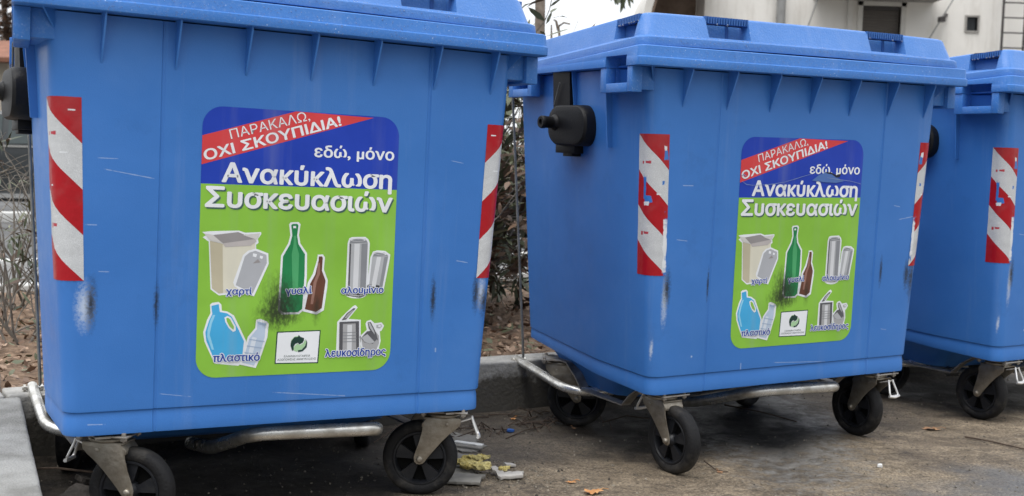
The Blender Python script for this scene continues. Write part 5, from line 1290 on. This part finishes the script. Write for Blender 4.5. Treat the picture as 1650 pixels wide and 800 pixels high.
# ------------------------------------------------------------------ between and above the containers
def stump_tree(loc, h, r, branches, label):
    rt = empty('pruned_tree', loc); tag(rt, label, 'tree'); b = MB()
    pts = [Vector((0, 0, -.1)), Vector((.01, 0, h*.35)), Vector((-.01, .01, h*.7)), Vector((.01, 0, h))]
    b.tube(pts, [r*1.2, r, r*.92, r*.85], 10); b.build('trunk', M['bark'], rt, 60)
    for br in branches:
        b = MB(); n = len(br); b.tube([Vector(q) for q in br], [r*.40*(1-.55*k/max(1, n-1)) for k in range(n)], 7); b.build('branch', M['bark'], rt, 60)
stump_tree((.193, 9.0, .0), 3.2, .042, [[(0, 0, 1.76), (-.05, 0, 1.80), (-.075, 0, 1.86), (-.072, 0, 1.93)], [(-.05, 0, 1.80), (-.085, -.02, 1.80), (-.095, 0, 1.84), (-.09, 0, 1.87)], [(0, 0, 2.3), (.08, 0, 2.45), (.1, 0, 2.7)]], 'bare slim trunk with a stub branch rising between the two near containers')
stump_tree((.315, 9.2, .0), 1.80, .032, [[(0, 0, 1.76), (-.03, 0, 1.86), (-.035, 0, 1.99)], [(0, 0, 1.80), (.03, 0, 1.90), (.02, 0, 1.98), (.06, .0, 2.01), (.11, 0, 2.00)], [(0, 0, 1.78), (-.06, 0, 1.84), (-.11, 0, 1.90)], [(0.02, 0, 1.95), (.0, 0, 2.02), (-.02, 0, 2.03)]], 'small pruned tree with knobbly twigs above the middle container lid')
# evergreen standing behind the near container, one branch reaching over with leaves hanging from its end
ev = empty('tree', (-.35, 11.5, 0)); tag(ev, 'dark evergreen whose hanging leaf tip shows at the top between the containers', 'tree')
b = MB(); b.tube([(0, 0, -.1), (.02, 0, 1.5), (.0, .05, 3.0), (.06, 0, 3.9)], [.11, .09, .075, .05], 9); b.build('trunk', M['bark'], ev, 60)
b = MB(); b.tube([(.0, .03, 2.9), (.5, 0, 3.35), (1.0, 0, 3.25), (1.36, 0, 2.85)], [.045, .035, .02, .008], 7); b.tube([(.0, .03, 3.1), (-.6, .2, 3.7), (-1.1, .2, 4.1)], [.04, .03, .01], 7); b.build('branch', M['bark'], ev, 60)
rd = random.Random(4); b = MB()
for k in range(900):
    t = rd.random(); c = rd.choice(((.7, 0, 3.55), (1.0, 0, 3.60), (.06, 0, 4.0), (-1.1, .2, 4.1), (.5, 0, 3.6)))
    add_leaf(b, Vector(c) + Vector((rd.gauss(0, .20), rd.gauss(0, .2), rd.gauss(.12, .12))), Vector((rd.gauss(0, .6), rd.gauss(0, .6), rd.gauss(-.3, .5))), .17, .05, Vector((rd.gauss(0, .5), rd.gauss(0, .5), 1)))
for k in range(26):
    add_leaf(b, Vector((1.36 + rd.gauss(0, .03), rd.gauss(0, .03), 2.66 + rd.gauss(0, .06))), Vector((rd.gauss(.0, .35), rd.gauss(0, .3), -1)), .18, .05, Vector((rd.gauss(0, .5), 1, .2)))
b.build('crown', M['leaf_olive'], ev, 0)

# ------------------------------------------------------------------ white building behind, upper right
def wall_mat():
    m = mat('white_render', (.76, .735, .69), .9, var=.06, vscale=.9, bump=.1, bscale=30); N, L = nt(m); b = N['Principled BSDF']; old = b.inputs['Base Color'].links[0].from_socket
    tc = N.new('ShaderNodeTexCoord'); mp = N.new('ShaderNodeMapping'); mp.inputs['Scale'].default_value = (1, 1, .18); L.new(tc.outputs['Object'], mp.inputs[0])
    n = N.new('ShaderNodeTexNoise'); n.inputs['Scale'].default_value = 2.6; n.inputs['Detail'].default_value = 8; n.inputs['Roughness'].default_value = .7; L.new(mp.outputs[0], n.inputs['Vector'])
    k = math_node(N, 'MULTIPLY', math_node(N, 'SUBTRACT', n.outputs['Fac'], .52, L=L, clamp=True), 2.6, L=L, clamp=True)
    q = N.new('ShaderNodeMix'); q.data_type = 'RGBA'; L.new(k, q.inputs[0]); L.new(old, q.inputs[6]); q.inputs[7].default_value = (.36, .315, .255, 1); L.new(q.outputs[2], b.inputs['Base Color']); return m
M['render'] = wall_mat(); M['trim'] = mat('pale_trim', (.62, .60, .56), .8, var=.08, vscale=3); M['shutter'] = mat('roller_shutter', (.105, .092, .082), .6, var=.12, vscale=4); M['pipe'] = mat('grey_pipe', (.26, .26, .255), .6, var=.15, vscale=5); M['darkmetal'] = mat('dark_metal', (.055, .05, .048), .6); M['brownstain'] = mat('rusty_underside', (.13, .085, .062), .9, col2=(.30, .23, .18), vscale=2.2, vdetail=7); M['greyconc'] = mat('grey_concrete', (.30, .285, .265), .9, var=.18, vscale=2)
bd = empty('apartment_building', (0, 20, 0)); tag(bd, 'white rendered building with a brown shuttered window behind the containers, upper right', 'building')
def bbox(name, lo, hi, mt, parent=bd, **kw):
    b = MB(); b.box(lo, hi); return b.build(name, mt, parent, 0, **kw)
W0 = 3.15
# wall pieces around the two openings
bbox('wall', (W0, 0, -.1), (5.78, 4, 6.4), M['render'])
b = MB()
for lo, hi in (((5.78, 0, -.1), (6.42, 4, 2.6)), ((5.78, 0, 3.72), (6.42, 4, 6.4)), ((6.42, 0, -.1), (7.52, 4, 6.4)), ((7.52, 0, -.1), (7.70, 4, 3.36)), ((7.52, 0, 3.585), (7.70, 4, 6.4)), ((7.70, 0, -.1), (13, 4, 6.4))): b.box(lo, hi)
b.build('wall', M['render'], bd, 0)
w = empty('dummy'); bpy.data.objects.remove(w)
fr = MB(); fr.box((5.70, -.03, 2.55), (5.78, .10, 3.80)); fr.box((6.42, -.03, 2.55), (6.50, .10, 3.80)); fr.box((5.70, -.03, 3.72), (6.50, .10, 3.79)); fr.box((5.66, -.06, 2.50), (6.54, .10, 2.56))
fo = fr.build('window', M['trim'], bd, 0)
sh = MB()
for k in range(22): z = 2.58 + k*.049; sh.box((5.785, .07, z), (6.415, .10, z+.044))
sh.build('shutter', M['shutter'], fo, 0); bbox('shutter_box', (5.785, .03, 3.655), (6.415, .12, 3.715), M['darkmetal'], fo)
wf = MB(); wf.box((7.49, -.02, 3.33), (7.73, .06, 3.36)); wf.box((7.49, -.02, 3.585), (7.73, .06, 3.615)); wf.box((7.49, -.02, 3.362), (7.52, .06, 3.583)); wf.box((7.70, -.02, 3.362), (7.73, .06, 3.583))
wo = wf.build('window', M['greyconc'], bd, 0); bbox('pane', (7.525, .03, 3.363), (7.595, .05, 3.582), M['darkglass'], wo); bbox('pane', (7.605, .045, 3.363), (7.695, .06, 3.582), M['darkglass'], wo)
bbox('balcony_slab', (4.95, -.75, 3.80), (6.95, 0.005, 3.95), M['greyconc'])
bbox('wall_pilaster', (5.52, -.07, -.1), (5.60, .002, 3.80), M['trim'])
b = MB(); b.tube([(4.40, -.10, -.05), (4.40, -.10, 6.0)], .075, 14); b.build('drain_pipe', M['pipe'], bd, 60)
b = MB(); b.tube([(7.05, -.15, 3.52), (7.16, -.03, 3.60), (7.18, .01, 3.61)], .03, 8); b.box((7.0, -.22, 3.47), (7.09, -.10, 3.55)); b.build('wall_lamp', M['darkmetal'], bd, 40)
# rounded canopy hanging off the left corner, stained brown underneath
def qa(r, n=14): return [(3.25 + r*math.cos(math.pi/2 + math.pi/2*k/n), 3.20 + r*1.05*math.sin(math.pi/2 + math.pi/2*k/n)) for k in range(n+1)]
ca = MB(); ca.prism(qa(1.22) + qa(1.10)[::-1], lambda p, s: (p[0], s, p[1]), -.9, 1.2); ca.build('canopy', M['trim'], bd, 40)
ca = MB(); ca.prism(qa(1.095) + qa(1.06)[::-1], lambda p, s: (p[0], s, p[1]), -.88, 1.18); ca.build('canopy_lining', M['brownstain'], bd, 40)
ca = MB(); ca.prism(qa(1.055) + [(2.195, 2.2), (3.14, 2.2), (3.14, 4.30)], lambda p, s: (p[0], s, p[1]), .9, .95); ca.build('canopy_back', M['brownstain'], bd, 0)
ld = empty('wall_ladder', (0, 19.7, 0)); tag(ld, 'dark metal ladder fixed to the white wall at the upper right corner', 'ladder')
for x in (8.00, 8.36):
    b = MB(); b.tube([(x, 0, 1.2), (x, 0, 6.2)], .022, 8); b.build('rail', M['darkmetal'], ld, 60)
for k in range(19):
    b = MB(); z = 1.35 + k*.245; b.tube([(8.0, 0, z), (8.36, 0, z)], .012, 6); b.build('rung', M['darkmetal'], ld, 60)
def cable(pts, label, r=.012):
    b = MB(); b.tube([Vector(p) for p in pts], r, 6); tag(b.build('cable', M['pipe'], None, 60), label, 'cable', 'cables on the white building')
cable([(4.72, 19.85, 2.9), (4.98, 19.8, 3.80), (5.3, 19.8, 4.9)], 'thin slanting cable on the wall left of the brown shuttered window')
cable([(6.70, 19.85, 2.9), (7.24, 19.8, 3.9), (7.8, 19.8, 4.9)], 'thin slanting cable on the wall right of the brown shuttered window')
cable([(-6, 26, 6.2), (.6, 24.5, 5.1), (2.3, 23.4, 4.55), (6, 20.5, 6.0)], 'thin overhead wire across the white sky', .01)
